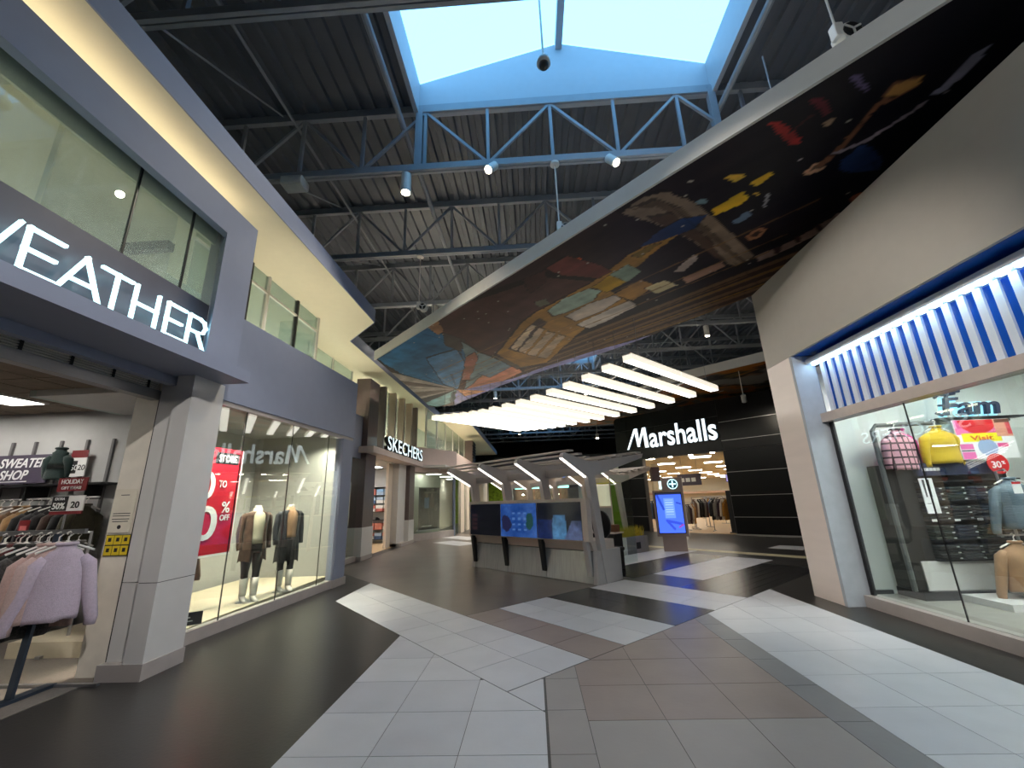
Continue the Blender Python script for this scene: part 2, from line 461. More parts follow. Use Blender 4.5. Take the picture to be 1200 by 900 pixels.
m_reveal = mat('silver_reveal', (170, 170, 168), rough=0.3, metal=0.8)
m_pinkwall = mat('pinkish_fascia', (205, 186, 180), rough=0.55, var=0.02)
m_creamwall = mat('cream_wall', (228, 214, 198), rough=0.6, var=0.03)
m_blackmetal = mat('black_metal', (26, 26, 28), rough=0.4)
m_alu = mat('brushed_aluminium', (178, 178, 180), rough=0.35, metal=0.9, var=0.06, stretch=(1, 1, 40))
m_storewall = mat('store_wall_grey', (190, 190, 190), rough=0.7, var=0.03)
g_shop = glass('shop_glass', (0.90, 0.95, 0.93), refl=1.0, base=0.07)
g_cler = glass('clerestory_glass', (0.86, 0.93, 0.91), refl=0.6, base=0.04, haze=0.22)
g_sky = glass('skylight_glass', (0.97, 1.0, 1.0), refl=0.15, base=0.02)

# ------------------------------------------------------------------ floor
floor = struct(MB().box(-16, 46, -14, 62, -0.2, 0.0).build('floor', m_dark))
TH = math.radians(41.5)
VX, VY = math.cos(TH), math.sin(TH)              # the diagonal paving grid
UX, UY = math.sin(TH), -math.cos(TH)
def uv(u, v): return (u * UX + v * VX, u * UY + v * VY)
def clip(poly, a, b, c):
    """keep a*x + b*y >= c"""
    out = []; n = len(poly)
    for i in range(n):
        p, q = poly[i], poly[(i + 1) % n]
        dp = a * p[0] + b * p[1] - c; dq = a * q[0] + b * q[1] - c
        if dp >= 0: out.append(p)
        if (dp >= 0) != (dq >= 0):
            t = dp / (dp - dq); out.append((p[0] + (q[0] - p[0]) * t, p[1] + (q[1] - p[1]) * t))
    return out
def parea(p): return abs(sum(p[i][0] * p[(i + 1) % len(p)][1] - p[(i + 1) % len(p)][0] * p[i][1] for i in range(len(p)))) / 2
def shrink(poly, g):
    n = len(poly); s = sum(poly[i][0] * poly[(i + 1) % n][1] - poly[(i + 1) % n][0] * poly[i][1] for i in range(n))
    q = poly if s > 0 else poly[::-1]
    for i in range(n):
        p0 = (poly if s > 0 else poly[::-1])[i]; p1 = (poly if s > 0 else poly[::-1])[(i + 1) % n]
        dx, dy = p1[0] - p0[0], p1[1] - p0[1]; L = math.hypot(dx, dy)
        if L < 1e-6: continue
        nx, ny = -dy / L, dx / L
        q = clip(q, nx, ny, nx * p0[0] + ny * p0[1] + g)
        if len(q) < 3: return []
    return q
tile_n = 0
def floor_tile(poly, m, gap=0.0025, top=0.003):
    global tile_n
    q = shrink(poly, gap)
    if len(q) < 3 or parea(q) < 0.004: return
    tile_n += 1
    MB().prism(q, -0.02, top + random.uniform(0, 0.0006)).build('floor_tile', m, floor)
def grid_tiles(xs, ys, planes, m, fn=None):
    for i in range(len(xs) - 1):
        for j in range(len(ys) - 1):
            p = [(xs[i], ys[j]), (xs[i + 1], ys[j]), (xs[i + 1], ys[j + 1]), (xs[i], ys[j + 1])]
            for a in planes:
                p = clip(p, *a)
                if len(p) < 3: break
            if len(p) >= 3: floor_tile(p, random.choice(m) if isinstance(m, list) else m)
def band_tiles(u0, u1, v0, v1, nu, nv, m, planes=()):
    for i in range(nu):
        for j in range(nv):
            a0 = u0 + (u1 - u0) * i / nu; a1 = u0 + (u1 - u0) * (i + 1) / nu
            b0 = v0 + (v1 - v0) * j / nv; b1 = v0 + (v1 - v0) * (j + 1) / nv
            p = [uv(a0, b0), uv(a1, b0), uv(a1, b1), uv(a0, b1)]
            for a in planes:
                p = clip(p, *a)
                if len(p) < 3: break
            if len(p) >= 3: floor_tile(p, random.choice(m) if isinstance(m, list) else m)
LT = [m_light, m_light, m_light2]
fld = [uv(-5.71, 3.625), uv(-5.71, 8.2), uv(-7.9, 8.2), uv(-7.9, 12.3), uv(-20, 12.3), uv(-20, 3.625)]
MB().prism(clip(fld, 1, 0, -5.2), -0.01, 0.0015).build('floor_field', mat('brown_grey_floor', (112, 103, 97), rough=0.33, var=0.10, scale=1.6), floor)
UE = -3.315
SE = (UX, UY, UE)                                 # u >= UE : the straight-laid field
below_A = (-VX, -VY, -2.53)                       # v <= 2.53
rows = [3.24 + 0.59 * k for k in range(-8, 8)]
grid_tiles([-1.76, -1.165, -0.57, 0.02], rows, [below_A], LT)                      # light field, left
grid_tiles([-1.165, -0.57, 0.02], rows, [SE, (VX, VY, 2.535)], LT)
grid_tiles([0.035, 0.335], rows, [SE, (-VX, -VY, -9)], m_taupe)                    # taupe strip
browns = [3.66 + 0.6 * k for k in range(0, 6)]
grid_tiles([0.335, 0.91, 1.495, 2.075], browns, [SE], m_brown)                     # brown field
grid_tiles([0.335, 0.91, 1.495, 2.075], [3.06, 3.66], [], m_taupe)                 # pale row
grid_tiles([0.335, 0.91, 1.495, 2.075], [3.06 - 0.6 * k for k in range(4, -1, -1)], [], m_brown)
grid_tiles([2.075, 2.345], [6.6 - 0.6 * k for k in range(12, -1, -1)], [SE], m_grey)   # grey strip
grid_tiles([2.345, 2.88, 3.42, 3.95], [8.0 - 0.6 * k for k in range(14, -1, -1)], [SE], LT)  # light field, right
band_tiles(-10.4, UE - 0.01, 2.535, 3.62, 12, 2, LT, [(1, 0, -3.55)])              # band A
band_tiles(-5.70, UE - 0.01, 3.625, 4.21, 4, 1, m_brown)
band_tiles(-5.69, UE - 0.01, 4.215, 5.24, 4, 2, LT)                                # band B
band_tiles(-5.69, UE - 0.01, 5.245, 6.29, 4, 2, m_black)
band_tiles(-5.66, UE - 0.01, 6.295, 7.35, 4, 2, LT)                                # band C
band_tiles(-4.5, UE - 0.01, 7.355, 11.0, 6, 2, m_black)
band_tiles(-5.62, -4.5, 8.27, 11.65, 6, 2, LT)                                     # band D
band_tiles(-6.75, -5.63, 7.6, 11.65, 6, 2, m_black)
band_tiles(-7.85, -6.76, 8.3, 12.3, 6, 2, LT)                                      # band E
band_tiles(-16, -3.6, 12.35, 12.75, 18, 1, m_cream_tile)                           # cream border before the black shop front
band_tiles(-5.5, -4.6, 14.0, 14.9, 2, 2, LT)
band_tiles(-16.6, -14.4, 8.9, 9.9, 3, 2, LT)
band_tiles(-18.6, -16.2, 10.4, 11.4, 3, 2, LT)
band_tiles(-14.6, -13.2, 10.6, 11.4, 2, 2, LT)

# ------------------------------------------------------------------ outer shell (closed box round the mall)
struct(MB().box(-16.2, -16, -14, 62, 0, 10).build('wall_left', m_shell))
struct(MB().box(46, 46.2, -14, 62, 0, 10).build('wall_right', m_shell))
struct(MB().box(-16, 46, 61.8, 62, 0, 10).build('wall_far', m_shell))
struct(MB().box(-16, 46, -14.2, -14, 0, 10).build('wall_back', mat('back_wall_paint', (200, 196, 190), rough=0.8)))

# ------------------------------------------------------------------ roof: ribbed steel deck between the skylights
def deck(x0, x1, y0, y1, name='ceiling'):
    P = 0.30; h = 0.075; pts = []
    n = int(round((x1 - x0) / P)); P = (x1 - x0) / n
    for i in range(n):
        x = x0 + i * P
        pts += [(x, 9.70), (x + P * 0.42, 9.70), (x + P * 0.5, 9.70 - h), (x + P * 0.92, 9.70 - h)]
    pts.append((x1, 9.70))
    mb = MB(); k = len(pts)
    mb.v = [(p[0], y0, p[1]) for p in pts] + [(p[0], y1, p[1]) for p in pts]
    mb.f = [(i, i + 1, k + i + 1, k + i) for i in range(k - 1)]
    n0 = len(mb.v)
    mb.v += [(x0, y0, 9.86), (x1, y0, 9.86), (x1, y1, 9.86), (x0, y1, 9.86)]
    mb.f.append((n0, n0 + 1, n0 + 2, n0 + 3))
    return struct(mb.build(name, m_deck))
SX0, SX1 = -2.03, 4.0
def deck_r(a, b): struct(MB().box(16, 46, a, b, 9.70, 9.86).build('ceiling', m_deck))
ycur = -14.0
for y0 in SKYLIGHT_Y:
    deck(-16, 16, ycur, y0); deck_r(ycur, y0); deck(-16, SX0, y0, y0 + BAY); deck(SX1, 16, y0, y0 + BAY); deck_r(y0, y0 + BAY); ycur = y0 + BAY
deck(-16, 16, ycur, 62); deck_r(ycur, 62)

# skylights: curb, gables, ridge, rafters and panes
for k, y0 in enumerate(SKYLIGHT_Y):
    y1 = y0 + BAY; t = 0.09; ze = 10.28; zr = 11.15; xm = (SX0 + SX1) / 2
    s = sroot('skylight')
    MB().box(SX0 - t, SX0, y0 - t, y1 + t, 9.45, ze).build('curb_side', m_curb, s)
    MB().box(SX1, SX1 + t, y0 - t, y1 + t, 9.45, ze).build('curb_side', m_curb, s)
    for ya, yb in ((y0 - t, y0), (y1, y1 + t)):
        MB().extrude([(SX0, ya, 9.45), (SX1, ya, 9.45), (SX1, ya, ze), (xm, ya, zr), (SX0, ya, ze)], (0, yb - ya, 0)).build('gable_wall', m_curb, s)
    MB().box(xm - 0.07, xm + 0.07, y0, y1, zr - 0.16, zr + 0.06).build('ridge_beam', m_curb, s)
    for sgn, xe in ((-1, SX0), (1, SX1)):
        for f in (0.0, 0.37):
            yy = y0 + 0.05 + (BAY - 0.1) * f
            MB().bar((xe, yy, ze), (xm, yy, zr), 0.1, 0.12).build('rafter', m_curb, s)
            ya, yb = (y0 + 0.1, y0 + BAY * 0.37 - 0.02) if f == 0 else (y0 + BAY * 0.37 + 0.1, y1 - 0.02)
            MB().extrude([(xe, ya, ze + 0.02), (xm, ya, zr + 0.02), (xm, yb, zr + 0.02), (xe, yb, ze + 0.02)], (0, 0, 0.012)).build('pane', g_sky, s)

# roof trusses every bay
TRY = [0.93 + BAY * k + 0.03 for k in range(0, 17)]
tb_top = MB().box(-15.9, 15.9, -0.05, 0.05, 9.46, 9.64).mesh('top_chord', m_steel)
tb_bot = MB().box(-15.9, 15.9, -0.07, -0.01, 7.98, 8.12).box(-15.9, 15.9, 0.01, 0.07, 7.98, 8.12).mesh('bottom_chord', m_steel)
tb_vert = MB().box(-0.03, 0.03, -0.03, 0.03, 8.1, 9.5).mesh('web_bar', m_steel)
tb_dn = MB().bar((0, 0, 9.48), (1.29, 0, 8.08), 0.055, 0.055, up=(0, 1, 0)).mesh('web_bar', m_steel)
tb_up = MB().bar((0, 0, 8.08), (1.29, 0, 9.48), 0.055, 0.055, up=(0, 1, 0)).mesh('web_bar', m_steel)
tb_plate = MB().box(-0.07, 0.07, -0.06, 0.06, 8.0, 9.6).mesh('hanger_plate', m_steel)
for i, ty in enumerate(TRY):
    r = sroot('roof_truss', (0, ty, 0))
    link('top_chord', tb_top, r); link('bottom_chord', tb_bot, r)
    far = ty > 30
    for k in range(-9 if not far else -5, 10 if not far else 7):
        x = -1.88 + 1.29 * k
        link('web_bar', tb_vert, r, (x, 0, 0))
        link('web_bar', tb_dn if k % 2 == 0 else tb_up, r, (x, 0, 0))
    if any(abs(ty - y) < 0.2 or abs(ty - y - BAY) < 0.2 for y in SKYLIGHT_Y):
        link('hanger_plate', tb_plate, r, (SX0 + 0.02, 0, 0)); link('hanger_plate', tb_plate, r, (SX1 - 0.02, 0, 0))
# sprinkler pipes and bridging rods under the deck
for x, z, r in ((-2.33, 9.1, 0.06), (4.12, 9.1, 0.06), (-4.6, 9.3, 0.03), (7.2, 9.3, 0.03)):
    pp = MB().tube([(x, -13, z), (x, 46, z)], r, 8)
    tag(pp.build('ceiling_pipe', m_steel), {-2.33: 'grey pipe under the roof just left of the near skylight', 4.12: 'grey pipe under the roof just right of the near skylight', -4.6: 'thin grey pipe under the roof above the left soffit', 7.2: 'thin grey pipe under the roof at far right'}[x], 'pipe')
for i, (xa, xb) in enumerate(((-4.9, -4.9), (-6.6, -6.6), (6.6, 6.6))):
    for k in range(4 if i < 2 else 3):
        y = TRY[1 + k]
        struct(MB().tube([(xa, y + 0.1, 8.1), ((xa + xb) / 2, y + BAY / 2, 8.82), (xb, y + BAY - 0.1, 9.55)], 0.018, 6).build('roof_bridging', m_steel))

# ------------------------------------------------------------------ left soffit along the corridor
sof = [(-16, -14), (-3.75, -14), (-3.78, 9.34), (-4.88, 10.45), (-4.9, 21.8), (-3.46, 21.9), (-3.42, 41), (-16, 41)]
struct(MB().prism(sof, 6.0, 6.30).build('soffit', m_soffit))
edge = MB()
for a, b in zip(sof[1:6], sof[2:7]):
    d = Vector((b[0] - a[0], b[1] - a[1], 0)).normalized(); n = Vector((d.y, -d.x, 0))
    edge.extrude([(a[0], a[1], 5.995), (b[0], b[1], 5.995), (b[0] + n.x * 0.02, b[1] + n.y * 0.02, 5.995), (a[0] + n.x * 0.02, a[1] + n.y * 0.02, 5.995)], (0, 0, 0.34))
struct(edge.build('trim_1', m_lav))

# ------------------------------------------------------------------ left wall: entrance column, sign box and canopy of the first shop
col = sroot('entrance_column')
MB().box(-4.18, -3.97, 4.53, 5.03, 0.15, 0.89).build('column_panel', m_white, col)
MB().box(-4.18, -3.97, 4.53, 5.03, 0.897, 3.17).build('column_panel', m_white, col)
MB().box(-4.42, -4.183, 4.60, 5.03, 0.15, 0.89).build('column_panel', m_white, col)
MB().box(-4.42, -4.183, 4.60, 5.03, 0.897, 3.17).build('column_panel', m_white, col)
MB().box(-4.175, -3.975, 4.535, 5.02, 0.88, 0.905).box(-4.19, -4.17, 4.61, 5.02, 0.1, 3.1).build('joint', m_blackmetal, col)
MB().box(-4.43, -3.955, 4.515, 5.045, 0.0, 0.15).build('plinth', m_plinth, col)
MB().box(-4.46, -4.42, 4.63, 5.0, 0.0, 3.0).build('shutter_track', m_blackmetal, col)
MB().box(-4.76, -4.46, 4.64, 5.03, 0.0, 3.3).build('inner_jamb', mat('jamb_cream', (238, 230, 216), rough=0.6), col)
# canopy slab and shutter housing over the entrance
can = sroot('entrance_canopy')
MB().box(-4.9, -3.60, -6, 4.96, 3.17, 3.32).build('canopy_slab', m_lav, can)
MB().box(-4.34, -4.24, -6, 4.63, 3.07, 3.17).build('lintel', m_lav, can)
MB().box(-4.75, -4.53, -6, 4.63, 3.04, 3.17).build('housing', m_shell, can)
for z in (3.03, 3.055, 3.08, 3.105, 3.13):
    MB().box(-4.50, -4.47, -6, 4.63, z, z + 0.013).build('grille_slat', m_fasciaw, can)
for k in range(24):
    MB().box(-4.51, -4.46, 4.45 - 0.42 * k, 4.475 - 0.42 * k, 3.01, 3.16).build('grille_stile', m_blackmetal, can)
MB().box(-4.56, -4.44, -6, 4.63, 2.905, 3.015).build('bottom_rail', m_alu, can)
# sign box
sb = sroot('sign_box')
MB().box(-4.11, -4.0, -6, 5.22, 5.24, 5.68).build('frame_head', m_lav, sb)
MB().box(-4.42, -4.11, -6, 5.22, 5.64, 5.68).build('frame_top', m_lav, sb)
MB().prism([(-4.0, 4.66), (-4.0, 5.22), (-4.42, 5.22), (-4.42, 4.90), (-4.27, 4.90)], 3.32, 5.24).build('frame_end', m_lav, sb)
MB().box(-4.42, -4.112, 4.90, 5.22, 5.24, 5.64).build('frame_end', m_lav, sb)
MB().box(-4.27, -4.24, -6, 4.86, 3.32, 4.26).build('sign_panel', mat('sign_panel_grey', (96, 95, 106), rough=0.4, var=0.04), sb)
mesh_screen = mat('woven_screen', (238, 230, 206), rough=0.8, var=0.25, scale=120)
for ya, yb in ((-6, -0.6), (-0.6, 1.4), (1.4, 3.62), (3.645, 4.37), (4.39, 4.87)):
    MB().box(-4.26, -4.25, ya, yb, 4.26, 5.64).build('pane', g_cler, sb)
for y in (3.62, 4.37):
    MB().box(-4.265, -4.24, y, y + 0.02, 4.26, 5.64).build('mullion', m_blackmetal, sb)
MB().box(-4.34, -4.31, -6, 4.85, 5.20, 5.63).build('blind', mesh_screen, sb)
MB().box(-5.35, -5.30, -6, 5.2, 3.4, 6.0).build('back_board', mat('teal_grey_board', (196, 202, 194), rough=0.8, var=0.10, scale=2), sb)
MB().box(-5.3, -4.5, 3.0, 3.05, 4.38, 5.9).build('partition', mesh_screen, sb)
MB().box(-5.2, -4.6, 4.45, 4.55, 4.9, 5.02).build('duct', m_shell, sb)
MB().box(-4.95, -4.85, -4.0, 4.9, 4.02, 4.08).build('hidden_fill_strip', mat('hidden_fill_strip', (255, 250, 235), emit=4.0), sb)  # glowing strip added out of sight to brighten the sign box

# ------------------------------------------------------------------ left wall: display window (its plane turns 3.4 degrees into the corridor)
DA = math.radians(-3.4)
dw = sroot('window_1', (-4.43, 5.5, 0), DA)          # local y runs along the glass, x points out to the corridor
MB().box(-0.10, 0.03, -0.46, 4.02, 0.0, 0.15).build('sill', m_plinth, dw)
MB().box(-0.14, 0.02, -0.46, 4.02, 3.06, 3.13).build('head_trim', m_plinth, dw)
js = [-0.44, 0.62, 1.80, 3.02, 3.52]
for a, b in zip(js[:-1], js[1:]):
    MB().box(-0.015, -0.003, a + 0.006, b - 0.006, 0.15, 3.06).build('pane', g_shop, dw)
for y in js[1:-1]:
    MB().box(-0.016, -0.002, y - 0.005, y + 0.005, 0.15, 3.06).build('joint', m_blackmetal, dw)
MB().box(-0.12, 0.05, 3.53, 3.98, 0.0, 3.06).build('end_post', m_lav, dw)
MB().box(-0.13, 0.07, 3.50, 4.02, 0.0, 0.15).build('post_base', m_plinth, dw)
struct(MB().box(-0.16, 0.04, -0.46, 4.02, 3.13, 4.46).build('wall_fascia', m_lav, None, loc=(-4.43, 5.5, 0))).rotation_euler = (0, 0, DA)
struct(MB().prism([(-4.95, 5.3), (-4.5, 5.3), (-4.3, 9.5), (-4.4, 9.55), (-4.95, 9.55)], 4.18, 4.22).build('ledge', m_lav))
# return wall after the post and the set-back stretch before the brown portal
ret = sroot('wall_return')
MB().box(-5.6, -4.2, 9.50, 9.62, 3.13, 4.46).build('fascia_end', m_lav, ret)
MB().box(-5.62, -5.46, 9.6, 13.2, 3.05, 4.40).build('fascia', m_lav, ret)
w2 = sroot('window_2')
MB().box(-5.62, -5.40, 9.6, 13.2, 0.0, 0.15).build('sill', m_plinth, w2)
MB().box(-5.50, -5.488, 9.62, 11.9, 0.15, 3.05).build('pane', g_shop, w2)
MB().box(-5.50, -5.488, 11.93, 13.15, 0.15, 3.05).build('pane', g_shop, w2)
MB().box(-5.53, -5.46, 11.88, 11.95, 0.15, 3.05).build('mullion', m_lav, w2)
# clerestory glazing above, set back behind the fascia
clr = sroot('window_3')
ys = [5.25, 6.5, 7.03, 8.05, 8.95]
for i, (a, b) in enumerate(zip(ys[:-1], ys[1:])):
    MB().box(-5.02, -5.00, a + 0.02, b - 0.02, 4.3, 5.98).build('pane', g_cler, clr)
    MB().box(-5.05, -4.97, b - 0.03, b + 0.03, 4.3, 6.0).build('mullion', m_fasciaw if i % 2 else m_blackmetal, clr)
MB().box(-5.05, -4.97, 5.25, 8.95, 5.62, 5.66).build('transom', m_fasciaw, clr)
MB().box(-5.95, -5.0, 8.96, 8.98, 4.3, 5.98).build('pane', g_cler, clr)
for a, b in ((9.0, 10.3), (10.34, 11.7), (11.74, 13.1)):
    MB().box(-5.97, -5.95, a, b, 4.3, 5.98).build('pane', g_cler, clr); MB().box(-5.99, -5.93, b, b + 0.04, 4.3, 6.0).build('mullion', m_fasciaw, clr)
m_teal = mat('pale_teal_wall', (200, 212, 206), rough=0.8, var=0.08, scale=1.5)
struct(MB().box(-6.9, -6.8, 5.2, 30, 3.2, 6.0).build('wall_upper', m_teal))
struct(MB().box(-6.8, -4.5, 5.2, 9.5, 3.2, 3.3).build('ceiling_display', m_white))
struct(MB().box(-9.5, -5.6, 9.5, 30, 3.2, 3.3).build('ceiling_shops', m_white))
m_fill = mat('fill_strip_glow', (240, 255, 246), emit=9.0, ecol=(0.9, 1.0, 0.93))
for i, y in enumerate((6.0, 8.2, 10.6, 13.2, 16.0, 20.0, 24.0)):
    o = MB().box(-6.3, -6.2, y, y + 1.5, 3.30, 3.37).build('hidden_fill_strip', m_fill)  # added below the sightline to brighten the space behind the clerestory
    tag(o, 'hidden fill strip added behind the upper glass band, %s from the sign box' % 'first second third fourth fifth sixth seventh'.split()[i], 'lamp', 'added fill strips behind the upper glass band')
# cove lamps standing on the ledge behind the fascia light the soffit
m_cove = mat('cove_lamp', (255, 226, 170), emit=14.0, ecol=(1.0, 0.86, 0.62))
o = MB().box(-4.36, -4.28, -5.0, 5.1, 5.685, 5.72).build('cove_lamp', mat('cove_lamp_low', (255, 226, 170), emit=5.0, ecol=(1.0, 0.86, 0.62))); tag(o, 'warm cove lamp on top of the sign box under the soffit', 'lamp')
for i, (xa, ya, yb) in enumerate(((-4.68, 5.5, 9.3), (-5.8, 9.9, 12.8), (-5.9, 14.2, 18.8))):
    o = MB().box(xa - 0.05, xa + 0.05, ya, yb, 4.225, 4.28).build('cove_lamp', m_cove)
    tag(o, ('warm cove lamp on the ledge above the display window', 'warm cove lamp on the set-back fascia before the brown portal', 'warm cove lamp behind the brown portal fins')[i], 'lamp')

# ------------------------------------------------------------------ right wall
struct(MB().box(4.35, 7.5, -8, 7.38, 3.74, 5.22).build('wall_bulkhead', m_bulk))
struct(MB().box(7.5, 7.7, -8, 7.38, 3.74, 9.7).build('wall_upper_right', m_shell))
m_marble = mat('polished_beige_panel', (238, 224, 216), rough=0.13, var=0.03, scale=1.2, stretch=(1, 1, 6))
pil = sroot('wall_pier')
for i, (a, b) in enumerate(((0.0, 3.735),)):
    MB().box(4.35, 4.40, 6.72, 7.38, a + 0.003, b).build('cladding_panel', m_marble, pil)
MB().box(4.40, 4.75, 6.72, 7.38, 0.0, 3.735).build('pier_core', m_lav, pil)
m_jamb = mat('blue_grey_jamb', (176, 182, 190), rough=0.45)
MB().box(4.352, 4.70, 6.66, 6.72, 0.0, 3.735).build('jamb', m_jamb, pil)
rw = sroot('window_4')
MB().box(4.60, 4.82, -6, 6.66, 0.0, 0.15).build('sill', m_plinth, rw)
MB().box(4.60, 4.80, -6, 6.66, 2.62, 2.76).build('head_rail', mat('pale_mirror_rail', (206, 192, 184), rough=0.25), rw)
MB().box(4.70, 4.74, 6.60, 6.66, 0.15, 2.62).build('side_gasket', m_blackmetal, rw)
for a, b in ((5.31, 6.60), (3.9, 5.30), (2.4, 3.89), (-6, 2.39)):
    MB().box(4.70, 4.712, a, b, 0.15, 2.62).build('pane', g_shop, rw)
MB().box(4.699, 4.713, 5.30, 5.31, 0.15, 2.62).box(4.699, 4.713, 3.89, 3.9, 0.15, 2.62).build('joint', m_blackmetal, rw)
# louvre sign band
lv = sroot('louvre_band')
m_blue = mat('blue_backing', (20, 92, 190), rough=0.4, var=0.05)
m_slat = mat('white_louvre', (226, 232, 240), rough=0.3, var=0.02)
m_led = mat('louvre_lamp', (240, 250, 255), emit=9.0, ecol=(0.50, 0.77, 1.0))
MB().box(4.80, 4.92, -6, 6.66, 2.76, 3.74).build('backing', m_blue, lv)
MB().box(4.56, 4.86, -6, 6.66, 3.58, 3.66).build('lamp_rail', m_slat, lv)
MB().box(4.40, 4.86, -6, 6.66, 3.735, 3.74).build('recess_soffit', m_blue, lv)
slat_me = MB().extrude([(4.72, 0, 2.78), (4.72, 0.078, 2.78), (4.76, 0.068, 2.78), (4.76, 0.010, 2.78)], (0, 0, 0.79)).mesh('slat', m_slat)
led_me = MB().box(4.60, 4.66, -0.005, 0.083, 3.545, 3.58).mesh('lamp', m_led)
yy = 6.50
while yy > 0.4:
    link('slat', slat_me, lv, (0, yy, 0)); link('lamp', led_me, lv, (0, yy, 0)); yy -= 0.172

# ------------------------------------------------------------------ printed ceiling panels
m_mural = print_mat('mural_print', rough=0.45, spec=0.3)
near = [(-4.50, 11.39), (6.6, 0.05)]
farc = [(-4.45, 18.1), (-3.37, 17.96), (-1.06, 15.03), (0.63, 13.27), (2.33, 11.83), (3.17, 10.91), (4.1, 9.72), (5.09, 8.49), (6.6, 6.7)]
fl = [0.0]
for a, b in zip(farc[:-1], farc[1:]): fl.append(fl[-1] + math.hypot(b[0] - a[0], b[1] - a[1]))
fl = np.array(fl) / fl[-1]
NU, NV = 330, 200
ss = np.linspace(0, 1, NU); tt = np.linspace(0, 1, NV)
fx = np.interp(ss, fl, [p[0] for p in farc]); fy = np.interp(ss, fl, [p[1] for p in farc])
nx_ = near[0][0] + (near[1][0] - near[0][0]) * ss; ny_ = near[0][1] + (near[1][1] - near[0][1]) * ss
PX = nx_[:, None] * (1 - tt) + fx[:, None] * tt; PY = ny_[:, None] * (1 - tt) + fy[:, None] * tt
col_ = np.zeros((NU, NV, 3)); n1 = fbm(PX * 0.8 + 40, PY * 0.8 + 40, 3); n2 = fbm(PX * 3 + 40, PY * 3 + 40, 5); n3 = fbm((PX - PY) * 0.5 + 40, (PX + PY) * 3 + 40, 9)
w = np.clip((PX + 2.0) / 5.0, 0, 1)[..., None]
col_[:] = np.array((84, 58, 52)) * (1 - w) + np.array((26, 21, 32)) * w
col_ += ((n1 - 0.5) * 60)[..., None] * np.array((1.0, 0.65, 0.55)) + ((n3 - 0.5) * 30)[..., None] * np.array((1.0, 0.7, 0.5))
ux_, uy_ = 0.7071, 0.7071
dd = PX * ux_ + PY * uy_                                    # stripes running with the long edge
stripe_zone = (dd > 8.35) & (PX > -0.4) & (PX < 6) & (fbm(PX + 30, PY + 30, 2, 2) > 0.15)
st = (np.sin(dd * 21) > 0.2)
col_[stripe_zone & st] = (118, 92, 66); col_[stripe_zone & ~st] = (56, 40, 33)
gold = (dd > 8.5) & (PX > 2.2) & (np.sin(dd * 13 + 1) > 0.93); col_[gold] = (140, 106, 44)
for poly, c in MURAL_SHAPES:
    gx_ = sum(p_[0] for p_ in poly) / len(poly); gy_ = sum(p_[1] for p_ in poly) / len(poly); f_ = 1.07
    k = inside(PX + (n2 - 0.5) * 0.10, PY + (n1 - 0.5) * 0.10, [(gx_ + (p_[0] - gx_) * f_, gy_ + (p_[1] - gy_) * f_) for p_ in poly])
    col_[k] = col_[k] * 0.45 + np.array((30, 22, 20)) * 0.3
    k = inside(PX + (n2 - 0.5) * 0.10, PY + (n1 - 0.5) * 0.10, poly)
    col_[k] = np.array(c) * (0.72 + 0.5 * n2[k] + 0.42 * n3[k])[:, None]
for k_ in range(26):                                         # thin painted rays and window bars
    a_ = 0.24 * k_; dx_, dy_ = math.cos(a_), math.sin(a_); rx_, ry_ = PX + 2.76, PY - 15.24
    al_ = rx_ * dx_ + ry_ * dy_; ac_ = np.abs(rx_ * dy_ - ry_ * dx_)
    k2_ = (ac_ < 0.012 + 0.02 * al_) & (al_ > 0.05) & (al_ < 2.0); col_[k2_] = col_[k2_] * 0.75 + np.array((190, 186, 190)) * 0.25 if k_ % 2 else col_[k2_] * 0.78
for k_ in range(9):
    off_ = 7.0 + 0.52 * k_ + 0.1 * math.sin(k_ * 2.1); k2_ = (np.abs(dd - off_ - 0.05 * n1) < 0.018) & (PX > -3) & (PX < 4.5); col_[k2_] = np.array((146, 112, 66)) * 0.7 + col_[k2_] * 0.3
sp = np.random.RandomState(4).rand(NU, NV) > 0.9985; col_[sp] = (200, 195, 180)
# seams of the stretched print
col_ *= np.where((np.abs((PX - PY) % 3.1) < 0.02), 0.75, 1.0)[..., None]
PZ = np.full_like(PX, 5.797)
mur = thing('ceiling_mural', 'large hanging ceiling panel printed with a dark night scene, gold building and blue sky', 'ceiling panel')
outline = near[:1] + farc + near[1:]
MB().prism(outline, 5.80, 5.90).build('panel_board', m_fasciaw, mur)
d = Vector((near[1][0] - near[0][0], near[1][1] - near[0][1], 0)).normalized(); nn = Vector((-d.y, d.x, 0)) * -0.04
MB().extrude([(near[0][0], near[0][1], 5.74), (near[1][0], near[1][1], 5.74), (near[1][0] + nn.x, near[1][1] + nn.y, 5.74), (near[0][0] + nn.x, near[0][1] + nn.y, 5.74)], (0, 0, 0.28)).build('edge_trim', m_fasciaw, mur)
grid_print('mural_print', np.stack([PX, PY, PZ], -1), col_, m_mural, mur)
for x, y in ((-2.6, 10.6), (0.6, 8.2), (3.8, 4.9)):
    MB().tube([(x, y, 5.9), (x, y, 8.0)], 0.012, 6).build('hanger_rod', m_steel, mur)

